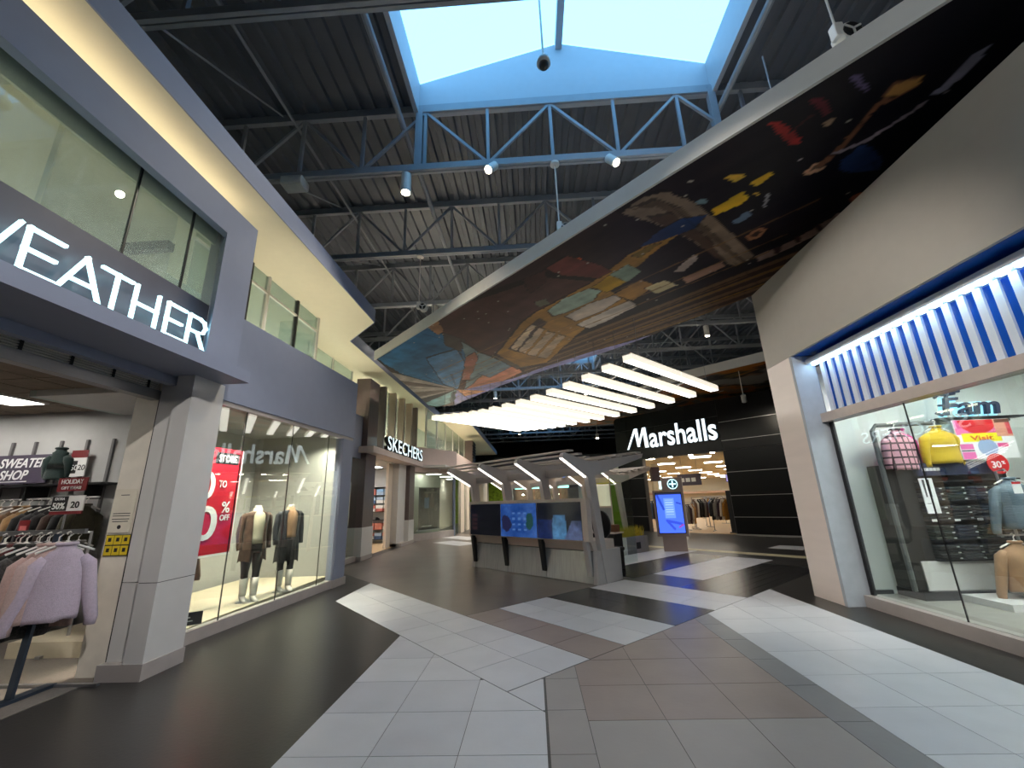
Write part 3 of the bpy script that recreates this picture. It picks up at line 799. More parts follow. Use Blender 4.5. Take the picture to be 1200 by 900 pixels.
# second printed panel by the black shop front
o2 = [(4.9, 15.9), (7.8, 13.1), (11.5, 9.6), (14.5, 17.0), (8.7, 23.8), (2.2, 25.2), (2.6, 20.5)]
mur2 = thing('ceiling_panel', 'hanging ceiling panel printed in orange, black and olive beside the black shop front', 'ceiling panel')
MB().prism(o2, 5.80, 5.90).build('panel_board', m_fasciaw, mur2)
MB().bar((4.88, 15.86, 5.86), (11.5, 9.55, 5.86), 0.05, 0.32).build('edge_trim', m_fasciaw, mur2)
cx, cy = 8.2, 17.5
S = np.linspace(0.02, 0.985, 60); T = np.linspace(0, 1, 160)
per = []
for a, b in zip(o2, o2[1:] + o2[:1]): per.append(math.hypot(b[0] - a[0], b[1] - a[1]))
pl = np.concatenate([[0], np.cumsum(per)]) / sum(per)
bx = np.interp(T, pl, [p[0] for p in o2] + [o2[0][0]]); by = np.interp(T, pl, [p[1] for p in o2] + [o2[0][1]])
QX = cx + (bx - cx)[None, :] * S[:, None]; QY = cy + (by - cy)[None, :] * S[:, None]
q1 = fbm(QX * 0.45 + 20, QY * 0.45 + 20, 11); q2 = fbm(QX * 1.1 + 20, QY * 1.1 + 20, 12, 5)
c2 = np.zeros(QX.shape + (3,)); c2[:] = (28, 26, 24)
c2[q1 > 0.48] = (196, 118, 34); c2[(q2 > 0.52)] = (112, 100, 62); c2[(q2 > 0.60)] = (40, 36, 34); c2[(q2 < 0.36)] = (150, 120, 92); c2[(q1 < 0.38)] = (150, 148, 142)
grid_print('panel_print', np.stack([QX, QY, np.full_like(QX, 5.797)], -1), c2, m_mural, mur2)
ORD = 'first second third fourth fifth sixth seventh eighth ninth tenth eleventh twelfth thirteenth fourteenth fifteenth sixteenth seventeenth eighteenth nineteenth twentieth twenty-first twenty-second twenty-third twenty-fourth twenty-fifth twenty-sixth'.split()
# ------------------------------------------------------------------ clothes
def garment_rings(w, h, d, seed, flare=1.0):
    rnd = random.Random(seed)
    rows = [(0.0, 0.065, 0.05), (-0.035, 0.075, 0.055), (-0.055, 0.11, 0.06), (-0.09, w * 0.34, 0.07), (-0.135, w * 0.45, d * 0.8), (-0.2, w * 0.48, d * 0.9), (-0.30, w * 0.47, d),
            (-h * 0.55, w * 0.46, d * 0.95), (-h * 0.75, w * 0.475 * flare, d), (-h * 0.94, w * 0.49 * flare, d * 1.05), (-h, w * 0.48 * flare, d * 1.0)]
    n = 18; out = []
    for i, (z, a, b) in enumerate(rows):
        r = []
        for k in range(n):
            t = 2 * math.pi * k / n
            f = 1 + (0.10 * math.sin(3 * t + seed) + 0.07 * math.sin(7 * t + seed * 2)) * min(1, max(0, (-z - 0.2) / h)) * 1.4
            r.append((a * math.cos(t), b * math.sin(t) * f, z + 0.012 * math.sin(5 * t + seed) * (i == len(rows) - 1)))
        out.append(r)
    return out
def garment_mesh(name, m, w=0.46, h=0.66, d=0.10, sleeve=0.55, seed=1, flare=1.0, spread=0.10):
    mb = MB().loft(garment_rings(w, h, d, seed, flare))
    for s in (-1, 1):
        x = s * w * 0.43
        mb.tube([(x * 0.72, 0, -0.12), (x * 1.04, 0.0, -0.18), (x * 1.16 + s * spread * 0.3, 0.015, -0.15 - sleeve * 0.45), (x * 1.12 + s * spread, 0.03, -0.15 - sleeve * 0.9), (x * 1.10 + s * spread, 0.03, -0.15 - sleeve)],
                [0.05, 0.070, 0.062, 0.050, 0.044], 10)
    mb.tube([(0.068 * math.cos(t), 0.055 * math.sin(t), 0.012) for t in [2 * math.pi * k / 14 for k in range(15)]], 0.018, 6)
    return mb.mesh(name, m, smooth=True)
m_hanger = mat('hanger_plastic', (232, 228, 222), rough=0.4)
hang_me = MB().tube([(0, 0, 0.02), (0, 0, 0.075), (0.025, 0, 0.10), (0.0, 0, 0.125), (-0.025, 0, 0.11)], 0.006, 6).tube([(-0.2, 0, -0.06), (0, 0, 0.03), (0.2, 0, -0.06)], 0.011, 6).mesh('hanger', m_hanger)
def garment(name, label, cat, m, loc, rz, group=None, hanger=True, **kw):
    o = thing(name, label, cat, loc, rz, group)
    link('cloth', garment_mesh('cloth', m, **kw), o)
    if hanger: link('hanger', hang_me, o)
    return o
def cloth(name, rgb, var=0.15, scale=30):
    return mat(name, rgb, rough=0.92, var=var, scale=scale, bump=0.35, bscale=160, sheen=0.2)

# ------------------------------------------------------------------ inside the first shop
struct(MB().box(-13, -4.46, -8, 6.5, -0.001, 0.002).build('floor_shop', m_carpet))
sw = struct(MB().box(-13, -6.45, 6.5, 6.6, 0, 3.4).build('wall_shop', m_storewall))
struct(MB().box(-13.1, -13, -8, 6.6, 0, 3.4).build('wall_shop_left', m_storewall))
struct(MB().prism([(-5.20, 5.24), (-5.12, 5.24), (-6.45, 6.6), (-6.55, 6.6)], 0, 3.28).build('wall_display_side', m_storewall))
struct(MB().box(-13, -4.5, -8.1, -8.0, 0, 3.4).build('wall_shop_near', m_storewall))
cl = sroot('ceiling_shop')
MB().box(-13, -4.5, -8, 6.5, 3.32, 3.40).build('ceiling_slab', m_shell, cl)
m_ctile = mat('brown_ceiling_tile', (134, 120, 106), rough=0.9, var=0.12, scale=8)
ct_me = MB().box(0.012, 0.588, 0.012, 0.588, 3.29, 3.315).mesh('ceiling_tile', m_ctile)
lamp_cells = {(0, 0), (-2, 0), (-4, 0), (0, -3), (-2, -3), (-4, -3), (0, -6), (-2, -6)}
m_troffer = mat('troffer_lens', (255, 250, 240), emit=14.0)
for i in range(-9, 4):
    for j in range(-8, 2):
        if (i, j) not in {(a, b) for a, b in lamp_cells}:
            link('ceiling_tile', ct_me, cl, (i * 0.6 - 6.85, j * 0.6 + 5.3, 0))
MB().box(-13, -4.8, -0.1, 6.5, 3.313, 3.318).build('ceiling_grid', m_white, cl)
tf_me = MB().box(0.03, 0.57, 0.03, 0.57, 3.285, 3.31).mesh('lens', m_troffer)
fr_me = MB().box(0.0, 0.03, 0, 0.6, 3.27, 3.315).box(0.57, 0.6, 0, 0.6, 3.27, 3.315).box(0.03, 0.57, 0, 0.03, 3.27, 3.315).box(0.03, 0.57, 0.57, 0.6, 3.27, 3.315).mesh('frame', m_white)
for (i, j) in sorted(lamp_cells):
    t = thing('ceiling_light', 'square ceiling light in the sweater shop, row %s, %s from the entrance' % ({-6: 'nearest', -3: 'middle', 0: 'furthest'}[j], {0: 'first', -2: 'second', -4: 'third'}[i]), 'ceiling light', (i * 0.6 - 6.85, j * 0.6 + 5.3, 0), 0, 'ceiling lights in the sweater shop')
    link('lens', tf_me, t); link('frame', fr_me, t)
# wall uprights
up_me = MB().box(-0.02, 0.02, -0.035, 0, 0.2, 2.8).mesh('wall_upright', mat('upright_grey', (110, 108, 110), rough=0.5))
for i, x in enumerate((-9.07, -8.62, -8.22, -7.77, -7.32, -6.87)):
    o = link('wall_upright', up_me, None, (x, 6.5, 0))
    tag(o, ('grey wall upright behind the sweater sign, %s' % ('leftmost', 'second from left', 'third from left', 'fourth from left', 'fifth from left', 'nearest the entrance jamb')[i]), 'upright', 'wall uprights')
m_signpurple = mat('dark_purple_sign', (74, 66, 84), rough=0.5)
m_ink = mat('white_ink', (240, 240, 240), rough=0.6)
m_redsign = mat('dark_red_sign', (122, 30, 36), rough=0.5)
m_blackink = mat('black_ink', (24, 24, 30), rough=0.6)
s = thing('sweater_sign', 'dark purple wall sign reading sweater shop above the back rack', 'sign', (-8.35, 6.44, 2.12))
MB().box(-0.62, 0.52, -0.012, 0.012, 0, 0.46).build('board', m_signpurple, s)
letters('SWEATER', 0.15, m_ink, s, (-0.34, -0.014, 0.26), (1, 0, 0), width=0.80, depth=0.004, offset=0.02, shear=0.25)
letters('SHOP', 0.15, m_ink, s, (-0.30, -0.014, 0.07), (1, 0, 0), width=0.50, depth=0.004, offset=0.02, shear=0.25)
MB().box(-0.5, 0.2, -0.014, -0.012, 0.03, 0.04).build('rule', m_ink, s)
garment('sweater', 'dark green sweater pinned on the wall beside the sweater sign', 'sweater', cloth('dark_green_knit', (22, 44, 42)), (-7.60, 6.36, 2.64), 0.25, hanger=False, w=0.30, h=0.48, d=0.07, sleeve=0.30, seed=3, spread=0.0)
s = thing('price_sign', 'small red and white price card on the wall right of the green sweater', 'sign', (-7.32, 6.42, 2.2))
MB().box(-0.14, 0.14, -0.01, 0.01, 0.0, 0.3).build('card', m_ink, s); MB().box(-0.14, 0.14, -0.014, -0.010, 0.3, 0.42).build('header', m_redsign, s)
MB().box(-0.12, -0.01, -0.013, -0.011, 0.05, 0.25).build('black_field', m_blackink, s)
text_mesh('print', '50', 0.09, m_ink, s, (-0.11, -0.015, 0.1), (1, 0, 0)); text_mesh('print', '20', 0.09, m_blackink, s, (0.01, -0.012, 0.1), (1, 0, 0))
# long bar and shelf along the back wall with garments
rk = thing('wall_rack', 'long dark rail along the back wall under the sweater sign', 'rail', (0, 0, 0))
MB().box(-10.5, -6.55, 6.12, 6.48, 2.05, 2.08).build('shelf', m_blackmetal, rk)
MB().tube([(-10.5, 6.2, 1.86), (-6.6, 6.2, 1.86)], 0.016, 8).build('bar', m_alu, rk)
for x in (-10.3, -9.07, -7.77, -6.87):
    MB().box(x - 0.012, x + 0.012, 6.15, 6.48, 1.84, 2.06).build('bracket', m_blackmetal, rk)
wallcols = [('grey', (120, 112, 106)), ('brown', (104, 76, 50)), ('camel', (150, 116, 76)), ('black', (22, 20, 22)), ('charcoal', (44, 42, 46)), ('black', (26, 22, 26)), ('dark brown', (60, 40, 32)), ('black', (20, 20, 24)), ('olive', (64, 60, 44)), ('wine', (78, 22, 28)), ('grey', (96, 92, 92)), ('black', (20, 18, 20)), ('tan', (132, 100, 70))]
for i in range(22):
    nm, rgb = wallcols[i % len(wallcols)]
    x = -9.9 + 0.15 * i
    o = garment('hanging_sweater', nm + ' sweater on the back wall rail, ' + ORD[i] + ' from the left', 'sweater', cloth('knit_' + nm.replace(' ', '_') + str(rgb[0]), rgb), (x, 6.16, 1.74), math.radians(78 + random.uniform(-9, 9)), 'sweaters on the back wall rail', w=0.42, h=0.66, d=0.06, sleeve=0.5, seed=i, spread=0.03)
# card stand on a mid-floor rack: holiday sign, price card
s = thing('sale_sign', 'dark red holiday gift ideas sign over a fifty off price card', 'sign', (-6.28, 5.5, 1.40), -0.05)
MB().box(-0.012, 0.012, -0.006, 0.006, 0, 0.3).build('stem', m_alu, s)
MB().box(-0.24, 0.24, -0.008, 0.008, 0.26, 0.46).build('price_card', m_ink, s)
MB().box(-0.235, 0.0, -0.012, -0.008, 0.265, 0.455).build('black_field', m_blackink, s)
MB().box(-0.24, 0.24, -0.011, 0.008, 0.22, 0.26).build('red_band', m_redsign, s)
MB().box(-0.22, 0.22, -0.008, 0.008, 0.52, 0.70).build('holiday_card', m_redsign, s)
text_mesh('print', 'HOLIDAY', 0.06, m_ink, s, (0, -0.012, 0.62), (1, 0, 0), width=0.34, offset=0.015, center=True)
text_mesh('print', 'GIFT IDEAS!', 0.04, m_ink, s, (0, -0.012, 0.545), (1, 0, 0), width=0.30, offset=0.015, center=True)
text_mesh('print', 'EXTRA', 0.035, m_ink, s, (-0.12, -0.015, 0.405), (1, 0, 0), offset=0.01, center=True)
text_mesh('print', '50%', 0.085, m_ink, s, (-0.12, -0.015, 0.29), (1, 0, 0), width=0.19, offset=0.02, center=True)
text_mesh('print', '20', 0.085, m_blackink, s, (0.12, -0.012, 0.30), (1, 0, 0), width=0.13, offset=0.02, center=True)
MB().box(-0.20, -0.05, -0.006, 0.006, 0.46, 0.52).build('clip', m_alu, s); MB().box(0.05, 0.2, -0.006, 0.006, 0.46, 0.52).build('clip', m_alu, s)
s = thing('small_tag', 'small red hang card among the dark sweaters left of the sale sign', 'sign', (-6.75, 5.44, 1.36))
MB().box(-0.07, 0.07, -0.006, 0.006, 0, 0.2).build('card', m_redsign, s)
MB().box(-0.045, 0.045, -0.009, -0.006, 0.04, 0.13).build('print', mat('pink_ink', (205, 110, 110), rough=0.6), s)
# second rack behind, dark garments below the sign
r2_ = thing('garment_rack', 'chrome rack of dark sweaters in the middle of the shop, below the holiday sign', 'rack', (-6.6, 5.5, 0))
MB().tube([(-1.3, 0, 0.03), (-1.3, 0, 1.38), (0.75, 0, 1.38), (0.75, 0, 0.03)], 0.018, 8).build('rail', m_alu, r2_)
MB().box(-1.33, -1.27, -0.3, 0.3, 0, 0.03).build('foot', m_alu, r2_); MB().box(0.72, 0.78, -0.3, 0.3, 0, 0.03).build('foot', m_alu, r2_)
dk = [('black', (20, 20, 22)), ('charcoal', (46, 44, 48)), ('black', (18, 18, 20)), ('dark brown', (54, 38, 32)), ('black', (24, 22, 26)), ('grey', (92, 88, 86)), ('brown', (92, 66, 46))]
for i in range(13):
    nm, rgb = dk[i % 7]
    garment('hanging_sweater', nm + ' sweater on the chrome rack below the holiday sign, ' + ORD[i] + ' from the left', 'sweater', cloth('knit_' + nm.replace(' ', '_') + str(rgb[0]), rgb), (-7.75 + 0.145 * i, 5.5, 1.255), math.radians(82 + random.uniform(-8, 8)), 'dark sweaters on the middle rack', w=0.42, h=0.64, d=0.06, sleeve=0.5, seed=i + 30, spread=0.03)
# foreground rack by the entrance
rk = thing('garment_rack', 'silver flat-bar rack of sweaters just inside the shop entrance', 'rack', (0, 0, 0))
MB().box(-6.2, -4.42, 4.085, 4.115, 1.43, 1.47).build('top_rail', m_alu, rk)
m_dksteel = mat('blued_steel', (84, 96, 112), rough=0.35, metal=0.7)
MB().bar((-4.78, 4.1, 0.03), (-4.70, 4.1, 1.43), 0.06, 0.03, up=(0, 1, 0)).build('leg', m_dksteel, rk)
MB().bar((-6.1, 4.1, 0.03), (-6.1, 4.1, 1.43), 0.06, 0.03, up=(0, 1, 0)).build('leg', m_dksteel, rk)
MB().box(-4.83, -4.73, 3.75, 4.45, 0.0, 0.03).build('foot', m_dksteel, rk); MB().box(-6.15, -6.05, 3.75, 4.45, 0.0, 0.03).build('foot', m_dksteel, rk)
MB().box(-6.1, -4.3, 4.42, 4.46, 0.0, 0.025).build('ground_bar', m_alu, rk)
fr = [('pale lilac turtleneck sweater at the open end of the entrance rack', (206, 190, 206), -4.56, 48, 0.38),
      ('pale pink sweater second from the open end of the entrance rack', (206, 178, 172), -4.66, 66, 0.38),
      ('beige pink sweater third from the open end of the entrance rack', (196, 164, 156), -4.76, 70, 0.38),
      ('dark grey marled cardigan fourth on the entrance rack', (70, 68, 66), -4.86, 62, 0.48),
      ('black and green flecked cardigan fifth on the entrance rack', (38, 42, 38), -4.99, 60, 0.50),
      ('black sweater sixth on the entrance rack', (22, 20, 22), -5.22, 70, 0.44),
      ('maroon sweater with a white hanger on the entrance rack', (104, 36, 32), -5.06, 35, 0.44),
      ('dark wine sweater behind the maroon one on the entrance rack', (66, 22, 26), -5.38, 60, 0.48),
      ('black sweater furthest in on the entrance rack', (24, 22, 24), -5.55, 66, 0.48)]
for i, (lb, rgb, x, a, w) in enumerate(fr):
    long = i in (3, 4)
    garment('rack_sweater', lb, 'sweater', cloth('front_knit_%d' % i, rgb, var=0.5 if i in (3, 4) else 0.08, scale=60), (x, 4.08, 1.325), math.radians(a), None, w=w, h=0.80 if long else 0.66, d=0.085, sleeve=0.60, seed=50 + i, spread=0.10 if i == 0 else 0.02)
# notices on the jamb
s = thing('notice', 'cream paper notice taped to the inner jamb of the shop entrance', 'notice', (-4.62, 4.632, 1.40))
MB().box(-0.13, 0.13, -0.004, 0.003, 0, 0.47).build('paper', mat('cream_paper', (232, 224, 206), rough=0.8), s)
for z, w_ in ((0.40, 0.10), (0.20, 0.2), (0.175, 0.2), (0.14, 0.2), (0.115, 0.18)):
    MB().box(-w_ / 2, w_ / 2, -0.0055, -0.004, z, z + 0.008).build('print_line', m_blackink, s)
MB().extrude([(0.022 * math.cos(t), -0.004, 0.06 + 0.022 * math.sin(t)) for t in [2 * math.pi * k / 14 for k in range(14)]], (0, -0.0015, 0)).build('seal', m_blackink, s)
s = thing('sticker_sheet', 'sheet of yellow warning stickers on the jamb below the paper notice', 'sticker', (-4.60, 4.632, 1.16))
MB().box(-0.14, 0.14, -0.003, 0.003, 0, 0.22).build('sheet', m_blackink, s)
m_yel = mat('sticker_yellow', (228, 200, 40), rough=0.6)
for i in range(3):
    for j in range(2):
        MB().box(-0.135 + 0.092 * i, -0.05 + 0.092 * i, -0.005, -0.003, 0.008 + 0.108 * j, 0.104 + 0.108 * j).build('sticker', m_yel, s)
        MB().box(-0.11 + 0.092 * i, -0.075 + 0.092 * i, -0.0065, -0.005, 0.04 + 0.108 * j, 0.08 + 0.108 * j).build('pictogram', m_blackink, s)

# ------------------------------------------------------------------ WEATHER sign
m_neon = mat('cool_white_letter', (235, 252, 255), emit=1.15, ecol=(0.55, 0.93, 1.0))
sg0 = None
sg = thing('shop_sign', 'tall lit white sign letters standing on the canopy over the sweater shop', 'sign', (-4.13, 0, 3.57))
STROKES = {'W': [[(0, 1), (0.25, 0), (0.5, 1), (0.75, 0), (1, 1)]], 'E': [[(1, 1), (0, 1), (0, 0), (1, 0)], [(0, 0.5), (0.85, 0.5)]], 'A': [[(0, 0), (0.5, 1), (1, 0)], [(0.2, 0.32), (0.8, 0.32)]],
 'T': [[(0, 1), (1, 1)], [(0.5, 1), (0.5, 0)]], 'H': [[(0, 0), (0, 1)], [(1, 0), (1, 1)], [(0, 0.5), (1, 0.5)]],
 'R': [[(0, 0), (0, 1), (0.6, 1), (0.88, 0.94), (1, 0.76), (0.88, 0.58), (0.6, 0.5), (0, 0.5)], [(0.55, 0.5), (1, 0)]]}
for ch_, y0_, y1_ in (('W', 2.12, 2.72), ('E', 2.79, 3.05), ('A', 3.08, 3.43), ('T', 3.41, 3.71), ('H', 3.77, 4.04), ('E', 4.17, 4.41), ('R', 4.48, 4.74)):
    mb_ = MB()
    for st_ in STROKES[ch_]:
        for (a0, b0), (a1, b1) in zip(st_[:-1], st_[1:]):
            p_ = Vector((0, y0_ + (y1_ - y0_) * a0, 0.38 * b0)); q_ = Vector((0, y0_ + (y1_ - y0_) * a1, 0.38 * b1)); e_ = (q_ - p_).normalized() * 0.018
            mb_.bar(p_ - e_, q_ + e_, 0.03, 0.034, up=(1, 0, 0))
    mb_.build('letter', m_neon, sg)
# ------------------------------------------------------------------ display window: floor, back wall, lamps, banner, figures
struct(MB().box(-6.3, -4.5, 5.24, 9.5, 0.0, 0.17).build('display_floor', mat('display_floor_cream', (214, 202, 176), rough=0.6, var=0.05)))
m_dispwall = mat('display_wall', (176, 176, 170), rough=0.7, var=0.04)
struct(MB().box(-6.55, -6.45, 6.5, 9.5, 0, 3.2).build('wall_display', m_dispwall))
struct(MB().box(-6.3, -4.36, 9.46, 9.5, 0.17, 3.2).build('wall_display_end', m_dispwall))
m_bulb = mat('downlight_bulb', (255, 240, 210), emit=25.0, ecol=(1.0, 0.88, 0.66))
for i, (x, y) in enumerate(((-4.62, 5.9), (-4.60, 6.7), (-4.56, 7.5), (-4.52, 8.3), (-4.48, 9.1))):
    t = thing('display_spot', 'small warm downlight over the display window, %s from the entrance column' % ('first', 'second', 'third', 'fourth', 'fifth')[i], 'downlight', (x, y, 3.2), 0, 'display window downlights')
    lathe(MB(), [(0.0, 0.0), (0.05, 0.0), (0.055, -0.06), (0.05, -0.07), (0.0, -0.07)]).build('housing', m_white, t)
    lathe(MB(), [(0.0, -0.071), (0.038, -0.071), (0.03, -0.085), (0.0, -0.09)]).build('bulb', m_bulb, t)
    spot('display_lamp', t, (0, 0, -0.1), (-0.7, 0.05, -3.0), 170, (1, 0.90, 0.74), 2.2, 0.7)
bn = thing('sale_banner', 'red sale banner reading STORE and percent OFF hanging in the display window', 'banner', (-4.93, 5.84, 0.95), DA)
m_red = mat('banner_red', (196, 24, 50), rough=0.5, var=0.04)
MB().box(-0.004, 0.004, -0.45, 0.98, 0, 1.60).build('cloth', m_red, bn)
MB().box(-0.006, 0.006, 0.965, 0.985, 0, 1.6).box(-0.006, 0.006, -0.45, 0.98, -0.012, 0.02).build('white_edge', m_ink, bn)
MB().box(0.004, 0.006, 0.42, 0.90, 1.36, 1.54).build('black_field', m_blackink, bn)
text_mesh('print', 'STORE', 0.11, m_ink, bn, (0.009, 0.47, 1.395), (0, 1, 0), width=0.38, offset=0.012)
text_mesh('print', '30', 0.42, m_ink, bn, (0.009, -0.18, 0.83), (0, 1, 0), width=0.66, offset=0.012)
text_mesh('print', 'TO', 0.11, m_ink, bn, (0.009, 0.55, 1.0), (0, 1, 0), width=0.16, offset=0.01)
text_mesh('print', '50', 0.50, m_ink, bn, (0.009, -0.30, 0.24), (0, 1, 0), width=0.92, offset=0.012)
text_mesh('print', '%', 0.17, m_ink, bn, (0.009, 0.67, 0.62), (0, 1, 0), width=0.17, offset=0.012)
text_mesh('print', 'OFF', 0.09, m_ink, bn, (0.009, 0.66, 0.50), (0, 1, 0), width=0.20, offset=0.012)
MB().tube([(0, 0.9, 1.6), (0, 0.9, 2.24)], 0.004, 6).build('cord', m_alu, bn)
MB().tube([(0, -0.35, 1.6), (0, -0.35, 2.24)], 0.004, 6).build('cord', m_alu, bn)

# headless mannequins
m_skin = mat('mannequin_white', (226, 222, 212), rough=0.4)
m_boot = mat('white_boot', (228, 222, 210), rough=0.35)
m_legging = cloth('black_legging', (18, 17, 20), var=0.05)
def mannequin(label, loc, rz, top_rgb, coat_rgb, coat_len, coat_var, skirt):
    o = thing('mannequin', label, 'mannequin', loc, rz)
    # body: one continuous surface from neck to ankles is hidden by clothes; neck stump shows
    b = MB().loft([ellipse(0, 0.0, 1.16, 0.14, 0.085), ellipse(0, 0, 1.28, 0.15, 0.09), ellipse(0, 0, 1.36, 0.13, 0.075), ellipse(0, 0, 1.395, 0.06, 0.055), ellipse(0, 0, 1.43, 0.052, 0.05), ellipse(0, 0, 1.48, 0.055, 0.052), ellipse(0, 0, 1.492, 0.045, 0.044)])
    b.build('body', m_skin, o, smooth=True)
    base = lathe(MB(), [(0.0, 0.0), (0.16, 0.0), (0.16, 0.008), (0.0, 0.01)], n=24); base.build('base_plate', m_alu, o)
    # leggings: pelvis and two tapering legs
    L = MB().loft([ellipse(0, 0, 0.96, 0.135, 0.095), ellipse(0, 0, 0.90, 0.15, 0.105), ellipse(0, -0.01, 0.82, 0.165, 0.115), ellipse(0, -0.01, 0.74, 0.165, 0.11)])
    for s, fy in ((-1, 0.03), (1, -0.04)):
        L.tube([(s * 0.082, -0.01, 0.80), (s * 0.085, 0.0, 0.62), (s * 0.075, fy * 0.8, 0.44), (s * 0.068, fy, 0.30), (s * 0.062, fy * 1.2, 0.17)], [0.090, 0.080, 0.056, 0.052, 0.040], 12)
    L.build('leggings', m_legging, o, smooth=True)
    for s, fy in ((-1, 0.03), (1, -0.04)):
        y = fy * 1.2
        B = MB().tube([(s * 0.062, y, 0.36), (s * 0.062, y, 0.24), (s * 0.062, y - 0.005, 0.15), (s * 0.062, y + 0.0, 0.095)], [0.066, 0.060, 0.054, 0.052], 12)
        B.loft([[(s * 0.062 + a * c, y + yy_, z0 + h * max(0, sn) + (0 if sn > 0 else 0.0)) for c, sn in [(math.cos(t), math.sin(t)) for t in [2 * math.pi * k / 10 for k in range(10)]]] for yy_, a, z0, h in ((0.05, 0.03, 0.07, 0.06), (0.0, 0.042, 0.055, 0.075), (-0.06, 0.044, 0.02, 0.07), (-0.12, 0.040, 0.008, 0.045), (-0.17, 0.018, 0.006, 0.022))])
        B.tube([(s * 0.062, y + 0.04, 0.075), (s * 0.062, y + 0.052, 0.008)], [0.018, 0.008], 8)
        B.build('boot', m_boot, o, smooth=True)
    m_top = cloth('mannequin_top_%d' % top_rgb[0], top_rgb, var=0.05)
    T = MB().loft([ellipse(0, 0, 0.88, 0.165, 0.12), ellipse(0, 0, 0.98, 0.155, 0.115), ellipse(0, 0, 1.10, 0.150, 0.11), ellipse(0, -0.005, 1.22, 0.170, 0.125), ellipse(0, 0, 1.33, 0.180, 0.105), ellipse(0, 0, 1.385, 0.12, 0.085), ellipse(0, 0, 1.405, 0.072, 0.066), ellipse(0, 0, 1.45, 0.068, 0.064)])
    T.build('top', m_top, o, smooth=True)
    if skirt:
        MB().loft([ellipse(0, 0, 0.52, 0.17, 0.13), ellipse(0, 0, 0.7, 0.185, 0.135), ellipse(0, 0, 0.88, 0.175, 0.125), ellipse(0, 0, 0.95, 0.15, 0.11)]).build('skirt', m_legging, o, smooth=True)
    m_coat = cloth('coat_%d' % coat_rgb[0], coat_rgb, var=coat_var, scale=14)
    # open coat: shell that leaves a gap at the front
    rows = [(1.40, 0.085, 0.08, 60), (1.37, 0.17, 0.11, 55), (1.33, 0.195, 0.125, 62), (1.20, 0.185, 0.14, 66), (1.0, 0.18, 0.145, 62), (0.85, 0.195, 0.16, 56), (coat_len, 0.215, 0.175, 50)]
    K = MB(); n = 22; rings = []
    for z, a, b_, gap in rows:
        g = math.radians(gap) ; ring = []
        for side, off in ((1, 0.0), (-1, -0.014)):
            ks = range(n) if side == 1 else range(n - 1, -1, -1)
            for k in ks:
                t = -math.pi / 2 + g / 2 + (2 * math.pi - g) * k / (n - 1)
                f = 1 + 0.05 * math.sin(6 * t) * max(0, (1.2 - z))
                ring.append(((a + off) * math.cos(t) * f, (b_ + off) * math.sin(t) * f, z + (0.02 * math.sin(4 * t) if z == coat_len else 0)))
        rings.append(ring)
    K.loft(rings)
    for s in (-1, 1):
        K.tube([(s * 0.16, 0, 1.345), (s * 0.20, 0.01, 1.30), (s * 0.232, 0.02, 1.06), (s * 0.225, -0.02, 0.84), (s * 0.22, -0.03, 0.80)], [0.05, 0.058, 0.052, 0.045, 0.044], 12)
    K.build('coat', m_coat, o, smooth=True)
    return o
mannequin('headless white mannequin in a brown cardigan over a cream top and black leggings', (-4.70, 7.14, 0.17), math.radians(58), (226, 216, 186), (88, 66, 54), 0.62, 0.35, False)
mannequin('headless white mannequin in a long black shawl coat over a tan top', (-4.58, 7.93, 0.17), math.radians(55), (178, 138, 104), (34, 36, 42), 0.50, 0.25, True)
s = thing('floor_card', 'small black framed card standing on the display floor by the entrance column', 'card', (-4.62, 5.78, 0.17), math.radians(40))
MB().box(-0.20, 0.20, -0.008, 0.008, 0, 0.15).build('card', m_blackmetal, s)
MB().box(-0.07, 0.07, -0.0095, -0.008, 0.085, 0.10).build('print_line', m_ink, s); MB().box(-0.1, 0.1, -0.0095, -0.008, 0.045, 0.055).build('print_line', m_ink, s)
garment('hanging_sweater', 'grey and white striped sweater hung high at the back of the display', 'sweater', cloth('striped_grey_knit', (112, 112, 112), var=0.5, scale=3), (-5.6, 7.05, 2.55), math.radians(60), w=0.44, h=0.62, d=0.10, sleeve=0.4, seed=80)
garment('hanging_coat', 'brown hanging coat behind the sale banner', 'coat', cloth('brown_coat', (92, 66, 54)), (-5.56, 6.6, 1.25), math.radians(50), w=0.46, h=0.75, d=0.12, sleeve=0.55, seed=81)
garment('hanging_coat', 'black hanging jacket at the lower left behind the sale banner', 'coat', cloth('black_coat', (20, 20, 24)), (-5.167, 5.75, 1.25), math.radians(50), w=0.46, h=0.62, d=0.12, sleeve=0.55, seed=82)
m_boxr = mat('red_folded_cloth', (120, 24, 40), rough=0.8); m_boxp = mat('purple_folded_cloth', (88, 44, 120), rough=0.8)
tb = thing('display_shelf', 'white shelf unit of folded red and purple clothes behind the mannequins', 'shelf', (-5.9, 6.9, 0.17), 0)
for z in (1.0, 1.42, 1.84):
    MB().box(-0.3, 0.2, -0.35, 0.6, z, z + 0.025).build('shelf_board', m_white, tb)
MB().box(-0.3, -0.27, -0.35, 0.6, 0, 2.2).build('back_panel', m_white, tb)
for i, (z, m_, nme) in enumerate(((1.025, m_boxp, 'purple'), (1.445, m_boxr, 'red'))):
    for k in range(3):
        q = thing('folded_stack', '%s folded clothes on the display shelf, %s pile' % (nme, ('near', 'middle', 'far')[k]), 'clothes', (-5.95, 6.72 + 0.30 * k, 0.17 + z))
        for f in range(4):
            MB().box(-0.16, 0.16, -0.12, 0.12, 0.07 * f, 0.07 * f + 0.064).build('folded_garment', m_, q, bevel=0.02)
r3 = thing('display_rail', 'low chrome rail holding coats behind the sale banner', 'rail', (0, 0, 0))
